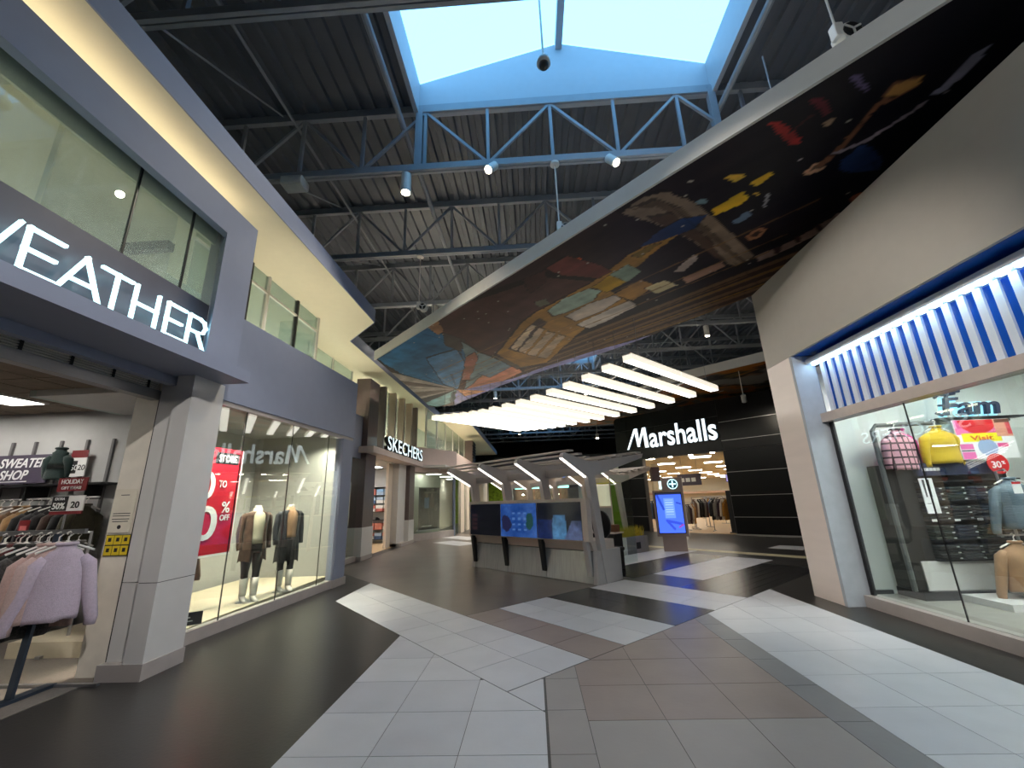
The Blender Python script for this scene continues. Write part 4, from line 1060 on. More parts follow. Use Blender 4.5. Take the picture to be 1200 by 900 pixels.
MB().tube([(-5.75, 7.0, 0.17), (-5.75, 7.0, 1.37), (-5.05, 5.5, 1.37), (-5.05, 5.5, 0.17)], 0.016, 8).build('rail', m_alu, r3)
# interior light for the shop with the racks comes from its ceiling troffers (emissive lenses above)
# ------------------------------------------------------------------ kiosk with screens (local x runs along it away to the left, local y faces the camera side)
m_kframe = mat('kiosk_frame_grey', (204, 198, 195), rough=0.5, var=0.03)
m_kcream = mat('kiosk_cream_panel', (222, 208, 196), rough=0.45, var=0.02)
m_kslat = mat('canopy_slat', (206, 197, 192), rough=0.5, var=0.03)
m_kled = mat('kiosk_led', (255, 246, 232), emit=2.5, ecol=(1.0, 0.93, 0.84))
m_stain = mat('stainless_panel', (216, 216, 214), rough=0.26, metal=0.45, var=0.10, stretch=(8, 8, 0.3), scale=3)
m_screen = print_mat('screen_picture', rough=0.12, emit=0.5)
KR = math.radians(135)
YF = [(0.11, 0), (0, 0), (0.23, 2.03), (-1.65, 2.47), (-1.71, 2.57), (0.35, 2.30), (1.13, 2.46), (1.2, 2.36), (0.47, 2.0)]   # (local y, z)
yfm = MB().extrude([(-0.05, y, z) for y, z in YF], (0.10, 0, 0)).mesh('y_frame', m_kframe)
yfw = MB().extrude([(-0.05, y, z) for y, z in YF], (0.10, 0, 0)).mesh('y_frame', m_kcream)
ledm = MB().extrude([(-0.03, 0.50, 1.995), (-0.03, 1.19, 2.34), (-0.03, 1.19, 2.36), (-0.03, 0.50, 2.015)], (0.06, 0, 0)).mesh('led_strip', m_kled)
def canopy(t, frame_me, L, n=4):
    for k in range(n):
        f = link('y_frame', frame_me, t, (L * k / (n - 1), 0, 0)); link('led_strip', ledm, f)
    for y, z, w_ in ((1.05, 2.475, 0.14), (0.80, 2.425, 0.14), (0.55, 2.37, 0.14), (-0.15, 2.39, 0.22), (-0.55, 2.445, 0.22), (-0.95, 2.50, 0.22), (-1.35, 2.555, 0.22)):
        MB().box(-0.15, L + 0.15, y - w_ / 2, y + w_ / 2, z, z + 0.03).build('canopy_slat', m_kslat, t)
    MB().box(0, L, 0.24, 0.32, 2.06, 2.22).build('tie_beam', m_kframe, t)
kl = 3.85
kk = thing('kiosk', 'grey kiosk with a row of dark screens, brushed steel base and slatted winged canopy', 'kiosk', (1.40, 8.86, 0), KR)
canopy(kk, yfm, kl)
# base
MB().extrude([(-0.02, -0.45, 0), (-0.02, 0.38, 0), (-0.02, 0.32, 0.60), (-0.02, -0.45, 0.60)], (0.10, 0, 0)).build('base_end', m_kframe, kk)
MB().extrude([(kl - 0.05, -0.45, 0), (kl - 0.05, 0.38, 0), (kl - 0.05, 0.32, 0.60), (kl - 0.05, -0.45, 0.60)], (0.12, 0, 0)).build('base_end', m_kframe, kk)
for k in range(3):
    x0 = 0.09 + (kl - 0.14) * k / 3; x1 = 0.09 + (kl - 0.14) * (k + 1) / 3
    MB().extrude([(x0 + 0.004, -0.4, 0.01), (x0 + 0.004, 0.37, 0.01), (x0 + 0.004, 0.31, 0.58), (x0 + 0.004, -0.4, 0.58)], (x1 - x0 - 0.008, 0, 0)).build('steel_panel', m_stain, kk)
MB().extrude([(0.05, -0.35, 0.60), (0.05, 0.33, 0.60), (0.05, 0.42, 0.78), (0.05, -0.35, 0.78)], (kl - 0.08, 0, 0)).build('apron', m_kcream, kk)
for k in range(4):
    x = 0.10 + (kl - 0.22) * k / 3
    MB().extrude([(x, 0.35, 0.14), (x, 0.395, 0.14), (x, 0.49, 0.78), (x, 0.38, 0.78)], (0.10, 0, 0)).build('bracket', m_blackmetal if k else m_kframe, kk)
MB().box(0.02, kl + 0.02, 0.36, 0.50, 0.78, 1.60).build('screen_housing', m_kcream, kk)
def scr(x0, x1, fn, nm='screen'):
    U = np.linspace(x1, x0, 64); V = np.linspace(0.80, 1.53, 40)
    a, b = np.meshgrid((x1 - U) / (x1 - x0), (V - 0.80) / 0.73, indexing='ij')     # a: 0 left .. 1 right as seen
    P_ = np.stack([np.repeat(U[:, None], 40, 1), np.full((64, 40), 0.512), np.repeat(V[None], 64, 0)], -1)
    f = MB().box(x0, x1, 0.50, 0.510, 0.80, 1.53).build(nm, m_blackmetal, kk)
    grid_print('picture', P_, fn(a, b), m_screen, f)
def s_dark(a, b):
    c = np.zeros(a.shape + (3,)); c[:] = (9, 10, 16)
    for i in range(4):
        k = (np.abs(a - 0.16) < 0.09) & (np.abs(b - (0.22 + 0.14 * i)) < 0.045); c[k] = (44, 26, 30)
    c += (fbm(a * 6, b * 9, 1) * 14)[..., None]; return c
def s_blue(a, b):
    c = np.zeros(a.shape + (3,)); n = fbm(a * 5, b * 5, 6); c[:] = np.array((44, 84, 158)); c += ((n - 0.5) * 70)[..., None]
    for i in range(4):
        for j in range(3):
            k = (np.abs(a - (0.38 + 0.16 * j)) < 0.035) & (np.abs(b - (0.22 + 0.16 * i)) < 0.03); c[k] = (84, 124, 190)
    k = (np.hypot((a - 0.82) / 0.10, (b - 0.48) / 0.26) + (n - 0.5) < 1); c[k] = (30, 72, 72)
    k = (np.hypot((a - 0.16) / 0.14, (b - 0.40) / 0.24) + (n - 0.5) < 1); c[k] = (36, 38, 74); return c
def s_people(a, b):
    c = np.zeros(a.shape + (3,)); n = fbm(a * 4, b * 4, 8); c[:] = np.array((10, 12, 18)) + (n * 12)[..., None]
    c[(b < 0.52) & (a < 0.4)] = (22, 40, 92)
    k = (np.abs(a - 0.52) < 0.16 - 0.12 * np.clip(b - 0.4, 0, 1)) & (b < 0.66); c[k] = (74, 136, 184)
    k = (a > 0.62 + 0.35 * np.clip(b, 0, 0.5)) & (b < 0.5); c[k] = (88, 102, 142)
    m_ = fbm(a * 9, b * 7, 18); return (c * 0.75 + np.array((20, 30, 52)) * 0.25) * (0.55 + 0.9 * m_)[..., None]
scr(2.62, 3.80, s_dark); scr(1.40, 2.60, s_blue); scr(0.16, 1.38, s_people)

# service counter, chair and glass fin behind the kiosk
cb = thing('service_counter', 'black open-shelved counter just behind the near end of the kiosk', 'counter', (1.58, 10.42, 0), KR)
MB().box(-0.35, 0.55, -0.30, 0.02, 0.0, 0.78).build('body', m_blackmetal, cb)
MB().box(-0.38, 0.58, -0.33, 0.06, 0.78, 0.81).build('counter_top', m_kcream, cb)
MB().box(-0.36, 0.5, 0.02, 0.16, 0.42, 0.45).build('shelf_board', m_kcream, cb)
MB().box(-0.42, 0.5, 0.02, 0.35, 0.0, 0.12).build('steel_foot', m_stain, cb)
MB().box(-0.30, 0.1, -0.30, -0.1, 0.81, 0.97).build('wooden_box', mat('brown_wood', (120, 78, 52), rough=0.6, var=0.2, stretch=(1, 1, 8)), cb)
ch = thing('office_chair', 'black round-backed chair showing beside the kiosk end post', 'chair', (1.50, 9.72, 0), KR)
bk = MB().loft([[(x * 1.0, 0.05 * math.cos(x * 3) + yo, z) for x, z in [(0.23 * math.cos(t), 1.02 + 0.30 * math.sin(t)) for t in [2 * math.pi * k / 20 for k in range(20)]]] for yo in (-0.04, 0.04)])
bk.build('backrest', cloth('chair_black', (14, 14, 16)), ch, smooth=True)
MB().box(-0.23, 0.23, -0.45, 0.02, 0.46, 0.54).build('seat', MATS['chair_black'], ch, bevel=0.03)
lathe(MB(), [(0.03, 0.06), (0.03, 0.46)], 0, -0.2, 10).build('stem', m_blackmetal, ch)
MB().tube([(0, 0.03, 0.5), (0, 0.06, 0.78)], 0.02, 8).build('back_post', m_blackmetal, ch)
for k in range(5):
    t = 2 * math.pi * k / 5
    MB().bar((0, -0.2, 0.06), (0.26 * math.cos(t), -0.2 + 0.26 * math.sin(t), 0.03), 0.035, 0.05).build('foot', m_blackmetal, ch)
gp = thing('glass_partition', 'tall clear glass fin with a pale edge standing behind the counter', 'partition', (1.95, 10.85, 0), math.radians(45))
MB().box(0, 0.9, -0.006, 0.006, 0.0, 2.15).build('pane', glass('fin_glass', (0.86, 0.93, 0.93), 0.8, 0.06), gp)
MB().box(-0.02, 0.0, -0.012, 0.012, 0.0, 2.15).build('edge', m_kcream, gp)

# second canopy behind, with glass and green infill
k2 = thing('kiosk', 'far pale kiosk frame with glass and green infill panels behind the screen kiosk', 'kiosk', (2.95, 13.9, 0), KR)
canopy(k2, yfw, 5.4, 5)
m_green = mat('green_panel', (118, 160, 24), rough=0.35, var=0.05)
m_yelp = mat('yellow_panel', (232, 226, 40), rough=0.4)
m_greyp = mat('grey_infill', (168, 172, 172), rough=0.4)
for k in range(4):
    x0 = 0.06 + 1.35 * k; x1 = x0 + 1.23
    if k == 0:
        MB().box(x0, x0 + 0.42, 0.05, 0.07, 0.25, 1.98).build('green_panel', m_green, k2); x0 += 0.44
        MB().box(-0.05, 0.75, 0.25, 0.85, 2.02, 2.04).build('yellow_panel', m_yelp, k2)
    MB().box(x0, x1, 0.05, 0.07, 0.25, 1.26).build('grey_panel', m_greyp, k2)
    MB().box(x0, x1, 0.055, 0.065, 1.32, 1.98).build('pane', g_shop, k2)
    MB().box(x0, x1, 0.045, 0.075, 1.26, 1.32).build('transom', m_kcream, k2)
# planter
pt = thing('planter', 'white and concrete box planter with yellow-green grass beside the directory sign', 'planter', (2.62, 12.75, 0), math.radians(42))
MB().extrude([(0, 0, 0), (1.05, 0, 0), (1.05, 0.45, 0), (0, 0.45, 0)], (0, 0, 0.46)).build('box', mat('concrete', (150, 146, 140), rough=0.8, var=0.08), pt)
MB().box(-0.02, 0.0, 0, 0.45, 0.0, 0.46).build('white_end', mat('planter_white', (230, 230, 232), rough=0.5), pt)
MB().box(0.45, 0.65, -0.008, 0.0, 0.12, 0.30).build('vent', m_blackmetal, pt)
gm = MB(); rg = random.Random(5)
for k in range(420):
    x, y = rg.uniform(0.05, 1.0), rg.uniform(0.05, 0.4); h = rg.uniform(0.16, 0.36); a = rg.uniform(0, 6.28); l = rg.uniform(0.02, 0.12); w_ = 0.006
    ca, sa = math.cos(a), math.sin(a)
    p = [(x, y, 0.44), (x + ca * l * 0.3, y + sa * l * 0.3, 0.44 + h * 0.6), (x + ca * l, y + sa * l, 0.44 + h)]
    n0 = len(gm.v)
    gm.v += [(p[0][0] - sa * w_, p[0][1] + ca * w_, p[0][2]), (p[0][0] + sa * w_, p[0][1] - ca * w_, p[0][2]), (p[1][0] + sa * w_, p[1][1] - ca * w_, p[1][2]), (p[1][0] - sa * w_, p[1][1] + ca * w_, p[1][2]), p[2]]
    gm.f += [(n0, n0 + 1, n0 + 2, n0 + 3), (n0 + 3, n0 + 2, n0 + 4)]
go = gm.build('grass', mat('grass_yellow', (206, 186, 62), rough=0.7, var=0.3, scale=20), pt); go['kind'] = 'stuff'

# directory totem
tt_ = thing('directory_totem', 'brown-grey directory sign with a bright blue map screen and a round compass emblem', 'sign', (4.10, 13.25, 0), math.radians(-16))
m_tot = mat('totem_taupe', (150, 132, 126), rough=0.5, var=0.03)
MB().box(-0.30, 0.36, -0.04, 0.12, 0.0, 0.46).build('pedestal', m_tot, tt_)
MB().box(-0.44, 0.44, -0.06, 0.12, 0.42, 1.74).build('body', m_tot, tt_)
MB().box(-0.14, 0.44, -0.06, 0.12, 1.74, 2.12).build('head', m_tot, tt_)
MB().box(0.44, 0.455, -0.06, 0.12, 0.36, 2.12).build('side_edge', m_kframe, tt_)
MB().box(-0.22, -0.15, -0.05, 0.0, 1.78, 2.02).build('side_lamp', m_neon, tt_)
U = np.linspace(-0.36, 0.36, 60); V = np.linspace(0.52, 1.66, 90)
A, B = np.meshgrid((U + 0.36) / 0.72, (V - 0.52) / 1.14, indexing='ij')
c = np.zeros(A.shape + (3,)); c[:] = (62, 96, 236)
def ln(x0, y0, x1, y1, w_):
    dx, dy = x1 - x0, y1 - y0; L2 = dx * dx + dy * dy
    t = np.clip(((A - x0) * dx + (B - y0) * dy * 1.0) / L2, 0, 1); return np.hypot(A - x0 - t * dx, (B - y0 - t * dy) * 1.5) < w_
c[(np.abs(A - 0.5) < 0.2) & (np.abs(B - 0.62) < 0.25)] = (92, 128, 246)
for i in range(7): c[(np.abs(A - 0.5) < 0.16) & (np.abs(B - (0.46 + 0.06 * i)) < 0.009)] = (142, 172, 252)
c[ln(0.06, 0.95, 0.26, 0.6, 0.05)] = (36, 62, 160); c[ln(0.35, 0.3, 0.9, 0.22, 0.05)] = (44, 66, 180); c[ln(0.35, 0.3, 0.6, 0.1, 0.05)] = (44, 66, 180); c[ln(0.8, 0.75, 0.95, 0.72, 0.03)] = (40, 60, 150); c[ln(0.8, 0.14, 0.95, 0.2, 0.035)] = (120, 60, 150)
c[(B > 0.965)] = (30, 36, 60)
P_ = np.stack([np.repeat(U[:, None], 90, 1), np.full(A.shape, -0.072), np.repeat(V[None], 60, 0)], -1)
f = MB().box(-0.38, 0.38, -0.07, -0.06, 0.50, 1.68).build('map_screen', m_blackmetal, tt_)
grid_print('picture', P_, c, print_mat('map_picture', rough=0.15, emit=1.35), f)
ring = MB()
def disc(r0, r1, z, yv, nm, m_, par):
    mb = MB(); n = 28
    pts = [(0.17 + r1 * math.cos(2 * math.pi * k / n), yv, z + r1 * math.sin(2 * math.pi * k / n)) for k in range(n)]
    return mb.extrude(pts, (0, -0.006, 0)).build(nm, m_, par)
em = disc(0, 0.15, 1.92, -0.06, 'emblem_rim', m_neon, tt_)
disc(0, 0.125, 1.92, -0.068, 'emblem_face', mat('emblem_teal', (40, 110, 128), rough=0.4), em)
for dx, dz in ((0.02, 0.10), (0.10, 0.02)):
    MB().box(0.17 - dx, 0.17 + dx, -0.082, -0.076, 1.92 - dz, 1.92 + dz).build('emblem_mark', m_neon, em)
# mall planter bench shadow box left out: nothing else stands here

# ------------------------------------------------------------------ brown portal with lit shoe-shop letters
m_brownm = mat('brown_metal', (98, 84, 82), rough=0.35, var=0.06)
m_finlit = mat('bronze_fin', (150, 132, 122), rough=0.3, metal=0.4)
pl_ = sroot('shop_portal')
MB().box(-5.75, -5.28, 13.1, 13.95, 0.95, 5.72).build('portal_column', m_brownm, pl_)
MB().box(-5.77, -5.26, 13.08, 13.97, 0.0, 0.95).build('column_base', m_white, pl_)
MB().box(-5.75, -5.28, 18.0, 18.75, 0.95, 3.3).build('portal_column', m_brownm, pl_)
MB().box(-5.77, -5.26, 17.98, 18.77, 0.0, 0.95).build('column_base', m_white, pl_)
MB().box(-5.78, -5.24, 13.06, 13.99, 0.0, 0.12).build('column_plinth', m_plinth, pl_)
MB().box(-5.78, -5.24, 17.0, 18.79, 0.0, 0.12).build('column_plinth', m_plinth, pl_)
MB().box(-5.75, -5.45, 17.0, 18.0, 0.0, 3.2).build('side_panel', m_white, pl_)
MB().box(-5.80, -5.70, 16.5, 17.0, 0.0, 3.2).build('side_panel', m_creamwall, pl_)
MB().box(-5.8, -4.98, 12.9, 19.0, 3.22, 3.42).build('portal_slab', mat('slab_pale', (222, 206, 200), rough=0.5), pl_)
for i, (y, z1) in enumerate(((14.6, 5.85), (15.75, 5.9), (16.9, 5.95), (18.0, 5.98), (18.9, 5.98))):
    MB().box(-5.62, -5.30, y, y + 0.16, 3.42, z1).build('portal_fin', m_brownm if i in (0, 4) else m_finlit, pl_)
for a, b in ((13.95, 14.6), (14.76, 15.75), (15.91, 16.9), (17.06, 18.0), (18.16, 18.9)):
    MB().box(-5.56, -5.55, a, b, 3.42, 5.9).build('pane', g_cler, pl_)
ssg = thing('shop_sign', 'lit white block sign letters on the slab of the brown portal', 'sign', (-4.97, 13.95, 3.43))
letters('SKECHERS', 0.50, mat('portal_letter', (240, 250, 255), emit=0.85, ecol=(0.72, 0.93, 1.0)), ssg, (0, 0, 0), (0, 1, 0), width=4.6, depth=0.14, offset=0.004, side=m_blackmetal)
# shoe shop inside
struct(MB().box(-11, -5.6, 9.6, 19.2, -0.001, 0.003).build('floor_shoe_shop', mat('pale_wood_floor', (216, 188, 148), rough=0.4, var=0.1, stretch=(1, 12, 1))))
struct(MB().box(-11, -10.9, 9.5, 19.2, 0, 3.2).build('wall_shoe_shop', m_storewall))
shop2_end = struct(MB().box(-11, -5.8, 19.1, 19.2, 0, 3.2).build('wall_shoe_end', m_storewall))
struct(MB().box(-11, -4.5, 9.50, 9.60, 0, 3.2).build('wall_party', m_storewall))
for i, (x, y) in enumerate(((-7.0, 11.2), (-7.0, 14.5), (-7.0, 17.5), (-9.2, 12.5), (-9.2, 16.2))):
    t = thing('ceiling_light', 'white panel light in the shoe shop ceiling, %s' % ('nearest window', 'middle front', 'far front', 'near rear', 'far rear')[i], 'ceiling light', (x, y, 3.2), 0, 'panel lights in the shoe shop')
    MB().box(-0.6, 0.6, -0.3, 0.3, -0.05, 0.0).build('frame', m_white, t); MB().box(-0.56, 0.56, -0.26, 0.26, -0.06, -0.05).build('lens', mat('panel_lens', (255, 252, 245), emit=14.0), t)
boxcols = [(126, 160, 196), (196, 120, 104), (60, 84, 120), (226, 222, 218), (150, 168, 190), (176, 100, 90)]
bm_ = [mat('shoe_box_%d' % i, c_, rough=0.6) for i, c_ in enumerate(boxcols)]
sbx = [MB().box(0, 0.04, 0, 0.28, 0, 0.10).mesh('shoe_box', m_) for m_ in bm_]
def shoe_unit(x, y, n, lab, rz=0.0, cols=3):
    u = thing('shoe_shelf', lab, 'shelf', (x, y, 0), rz)
    MB().box(-0.06, 0.0, 0, n, 0, 2.75).build('back_panel', m_storewall, u)
    for z in (0.15, 0.55, 0.95, 1.30, 1.65, 2.0, 2.35):
        MB().box(0, 0.34, 0, n, z, z + 0.025).build('shelf_board', m_blackmetal, u)
    for k in range(int(n / 0.9) + 1):
        MB().box(0, 0.02, k * 0.9 - 0.015 if k else 0, k * 0.9 + 0.03, 0, 2.75).build('upright', m_blackmetal, u)
    return u
rb = random.Random(3)
shoe_unit(-5.85 - 3.4, 19.03, 3.4, 'black shelving of shoe boxes seen through the brown portal', -math.pi / 2)
bidx = 0
sh_me = MB().loft([[(0.02 + 0.0 * t, 0, 0)] * 1 for t in (0, 1)] if False else [ellipse(0, 0, 0.0, 0.14, 0.045, 10), ellipse(0, 0, 0.035, 0.145, 0.05, 10), ellipse(-0.03, 0, 0.07, 0.095, 0.042, 10), ellipse(-0.07, 0, 0.105, 0.05, 0.036, 10)]).mesh('shoe', mat('black_shoe', (26, 26, 30), rough=0.5), smooth=True)
def w_(lx, ly): return (-5.9 - ly, 19.04 - 0.02 - lx)
for zi, z in enumerate((0.175, 0.575, 1.325, 1.675, 2.025)):
    for k in range(10):
        for row in range(2):
            ly = 0.06 + 0.35 * k; X, Y = w_(0.06, ly)
            if bidx >= 100: break
            i = rb.randrange(6)
            me = bpy.data.meshes.get('face_box_%d' % i) or MB().box(0, 0.30, 0, 0.24, 0, 0.13).mesh('face_box_%d' % i, bm_[i])
            o = link('shoe_box', me, None, (X, Y, z + 0.135 * row), -math.pi / 2) if False else link('shoe_box', me, None, (X - 0.30, Y - 0.26, z + 0.135 * row))
            tag(o, '%s shoe box, %s in the %s row, %s shelf from the floor' % (('pale blue', 'salmon', 'navy', 'white', 'grey blue', 'dull red')[i], ORD[k], ('lower', 'upper')[row], ('lowest', 'second', 'fourth', 'fifth', 'sixth')[zi]), 'box', 'shoe boxes in the shoe shop'); bidx += 1
for k in range(9):
    X, Y = w_(0.17, 0.25 + 0.38 * k)
    o = link('shoe', sh_me, None, (X, Y, 0.975), 1.2)
    tag(o, 'black shoe on the third shelf of the shoe shop, %s along' % ORD[k], 'shoe', 'display shoes in the shoe shop')
# goods wall behind window 2
u2_ = shoe_unit(-6.6, 9.9, 2.7, 'black shelving just behind the narrow window before the brown portal')
for zi, z in enumerate((0.575, 0.975, 1.325, 1.675, 2.025)):
    for k in range(7):
        i = rb.randrange(6)
        o = link('shoe_box', bpy.data.meshes.get('stack_box_%d' % i) or MB().box(0, 0.24, 0, 0.30, 0, 0.13).mesh('stack_box_%d' % i, bm_[i]), None, (-6.55, 9.98 + 0.36 * k, z))
        tag(o, '%s shoe box behind the narrow window, %s along, %s shelf up' % (('pale blue', 'salmon', 'navy', 'white', 'grey blue', 'dull red')[i], ORD[k], ORD[zi + 1]), 'box', 'shoe boxes behind the narrow window')

# ------------------------------------------------------------------ angled shop front with the dark poster, then the far left wall
AP = (-5.40, 19.0); AQ = (-3.98, 21.65)
al = math.hypot(AQ[0] - AP[0], AQ[1] - AP[1]); aa = math.atan2(AQ[1] - AP[1], AQ[0] - AP[0])
af = sroot('window_5', (AP[0], AP[1], 0), aa)        # local x along the front, local -y faces the corridor
MB().box(0, al, 0.0, 0.25, 0.0, 0.30).build('sill', m_plinth, af)
MB().box(0.03, al - 0.05, 0.05, 0.06, 0.30, 3.0).build('pane', g_shop, af)
MB().box(al - 0.08, al, -0.02, 0.10, 0.0, 3.0).build('corner_post', m_lav, af)
MB().box(-0.1, al, -0.10, 0.35, 3.0, 4.15).build('fascia', m_pinkwall, af)
struct(MB().box(0, al, 1.0, 1.1, 0, 3.0).build('wall_poster', mat('pale_green_wall', (206, 210, 192), rough=0.6), None, loc=(AP[0], AP[1], 0))).rotation_euler = (0, 0, aa)
ps = thing('poster', 'large dark framed poster of two standing figures in the angled shop window', 'poster', (AP[0] + 1.5 * math.cos(aa) - 0.35 * math.sin(aa), AP[1] + 1.5 * math.sin(aa) + 0.35 * math.cos(aa), 0.42), aa)
MB().box(-0.72, 0.72, 0.0, 0.04, 0, 1.92).build('frame', m_blackmetal, ps)
MB().box(-0.80, 0.80, -0.02, 0.06, -0.06, 0.0).build('ledge', m_white, ps)
U = np.linspace(-0.68, 0.68, 56); V = np.linspace(0.05, 1.87, 80); A, B = np.meshgrid((U + 0.68) / 1.36, (V - 0.05) / 1.82, indexing='ij')
n = fbm(A * 5, B * 6, 21); c = np.zeros(A.shape + (3,)); c[:] = (30, 30, 32); c += ((n - 0.4) * 26)[..., None]
for x0, cl_ in ((0.34, (92, 118, 150)), (0.62, (84, 66, 60))):
    c[np.hypot((A - x0) / 0.07, (B - 0.82) / 0.06) < 1] = (110, 92, 84)
    c[(np.abs(A - x0) < 0.12) & (B > 0.5) & (B < 0.76)] = cl_
    for dx in (-0.06, 0.06): c[(np.abs(A - x0 - dx) < 0.04) & (B < 0.5) & (B > 0.12)] = (52, 50, 50)
c[(np.abs(B - 0.9) < 0.02) & (A > 0.2) & (A < 0.85)] = (110, 104, 98)
c[(np.abs(B - 0.06) < 0.012) & (A > 0.1) & (A < 0.62)] = (190, 190, 186)
c = c * (0.8 + 0.4 * n)[..., None]
P_ = np.stack([np.repeat(U[:, None], 80, 1), np.full(A.shape, -0.003), np.repeat(V[None], 56, 0)], -1)
grid_print('picture', P_, c, print_mat('poster_print', rough=0.25), ps)
# far left shops
fl_ = sroot('wall_far_left')
MB().box(-4.4, -3.98, 21.65, 40, 3.0, 4.15).build('fascia', m_pinkwall, fl_)
MB().box(-4.10, -3.98, 23.4, 24.6, 0, 3.0).build('pier', m_creamwall, fl_)
MB().box(-4.10, -3.98, 25.6, 26.6, 0, 3.0).build('pier', m_creamwall, fl_)
MB().box(-4.10, -3.98, 29.0, 40, 0, 3.0).build('pier', m_creamwall, fl_)
MB().box(-4.07, -4.05, 21.7, 23.4, 0.1, 3.0).build('pane', g_shop, fl_)
MB().box(-4.07, -4.05, 24.6, 25.6, 0.1, 3.0).build('pane', g_shop, fl_)
MB().box(-4.07, -4.05, 26.6, 29.0, 0.1, 3.0).build('pane', g_shop, fl_)
MB().box(-4.45, -3.95, 27.8, 29.2, 4.15, 5.6).build('dark_pylon', m_brownm, fl_)
for k in range(7):
    MB().box(-3.95, -3.90, 27.8 + 0.05, 29.2 - 0.05, 4.2 + 0.2 * k, 4.3 + 0.2 * k).build('pylon_slat', m_blackmetal, fl_)
struct(MB().box(-6.0, -5.9, 19.3, 40, 0, 3.2).build('wall_far_shop', mat('lit_cream_wall', (240, 232, 214), rough=0.7)))
for i, y in enumerate((20.6, 22.5, 25.1, 27.8)):
    t = thing('ceiling_light', 'shop ceiling light far down the left side, %s' % ('over the poster', 'after the corner post', 'between the cream piers', 'furthest')[i], 'ceiling light', (-5.2 if i else -5.0, y, 3.15), 0, 'far left shop lights')
    MB().box(-0.5, 0.5, -0.2, 0.2, -0.05, 0.05).build('frame', m_white, t); MB().box(-0.46, 0.46, -0.16, 0.16, -0.06, -0.05).build('lens', MATS['panel_lens'], t)
struct(MB().box(-9.5, -3.98, 19.2, 40, 3.2, 3.3).build('ceiling_far_shops', m_white))
# upper glass band above the pink fascia
ub = sroot('window_6')
for k in range(6):
    a = 19.1 + 2.2 * k
    MB().box(-4.92, -4.90, a + 0.03, a + 2.17, 4.15, 5.98).build('pane', g_cler, ub)
    MB().box(-4.95, -4.87, a - 0.03, a + 0.03, 4.15, 6.0).build('mullion', m_fasciaw, ub)
m_cove2 = MATS['cove_lamp']
o = MB().box(-4.6, -4.5, 21.9, 30, 4.16, 4.22).build('cove_lamp', m_cove2); tag(o, 'warm cove lamp far down on the pink fascia', 'lamp')
# EXIT sign
ex = thing('exit_sign', 'small green running-man exit sign on the fascia left of the brown portal', 'sign', (-5.36, 11.35, 4.02), math.radians(28))
MB().box(-0.28, 0.28, -0.04, 0.04, 0, 0.34).build('case', m_blackmetal, ex)
m_exit = mat('exit_green', (80, 220, 190), emit=1.2, ecol=(0.25, 0.85, 0.7))
MB().box(-0.24, 0.24, -0.046, -0.04, 0.04, 0.30).build('face', mat('exit_dark', (14, 70, 66), rough=0.4), ex)
MB().tube([(-0.14, -0.05, 0.24), (-0.13, -0.05, 0.14), (-0.19, -0.05, 0.06)], 0.018, 6).build('runner', m_exit, ex)
MB().tube([(-0.13, -0.05, 0.15), (-0.06, -0.05, 0.12), (-0.05, -0.05, 0.06)], 0.016, 6).build('runner_leg', m_exit, ex)
MB().extrude([(0.02, -0.05, 0.15), (0.12, -0.05, 0.15), (0.12, -0.05, 0.10), (0.20, -0.05, 0.17), (0.12, -0.05, 0.24), (0.12, -0.05, 0.19), (0.02, -0.05, 0.19)], (0, -0.004, 0)).build('arrow', m_exit, ex)
MB().box(-0.1, 0.1, 0.04, 0.14, 0.1, 0.2).build('mount', m_blackmetal, ex)

# ------------------------------------------------------------------ far end: food hall counters and green wall
gw = thing('green_wall', 'bright green planted wall panel at the far end above the kiosk screens', 'wall panel', (-2.55, 34, 0))
MB().box(-1.0, 0.85, 0, 0.15, 0.0, 3.4).build('panel', mat('moss_green', (120, 150, 34), rough=0.9, var=0.55, scale=5, bump=0.6, bscale=14), gw)
MB().box(-1.1, -1.0, -0.05, 0.2, 0, 3.5).build('post', m_white, gw); MB().box(0.85, 0.95, -0.05, 0.2, 0, 3.5).build('post', m_white, gw)
fe = sroot('wall_end')
MB().box(-4, 9, 44, 44.2, 0, 6).build('panel', mat('dim_end_wall', (112, 104, 98), rough=0.8), fe)
fs = thing('food_stall', 'far food counter with blue menu screens and a lit green band', 'stall', (0.6, 38, 0))
MB().box(-2.2, 2.6, 0, 0.6, 0, 1.1).build('counter', mat('stall_wood', (110, 74, 58), rough=0.6), fs)
MB().box(-2.2, 2.6, -0.02, 0.5, 2.55, 2.85).build('lit_band', mat('stall_band', (120, 230, 200), emit=1.4, ecol=(0.35, 0.9, 0.75)), fs)
MB().box(-2.2, 2.6, 0.4, 0.6, 2.85, 4.2).build('bulkhead', m_blackmetal, fs)
for x in (-1.6, -0.2, 1.3): MB().box(x, x + 1.1, 0.36, 0.40, 3.0, 3.9).build('menu_screen', mat('menu_blue', (50, 110, 230), emit=1.8, ecol=(0.08, 0.3, 0.9)), fs)
MB().box(-2.2, 2.6, 1.6, 1.7, 0, 2.6).build('back_wall', mat('stall_back', (150, 110, 90), rough=0.7, var=0.4, scale=3), fs)
for i, x in enumerate((-1.5, 0.2, 1.6)):
    o = thing('pendant_lamp', 'small warm pendant over the far food counter, %s' % ('left', 'middle', 'right')[i], 'lamp', (0.6 + x, 38.2, 2.0), 0, 'pendants over the far food counter')
    lathe(MB(), [(0.0, 0.12), (0.03, 0.12), (0.12, 0.0), (0.0, 0.0)]).build('shade', m_bulb, o); MB().tube([(0, 0, 0.12), (0, 0, 0.55)], 0.01, 5).build('cord', m_blackmetal, o)
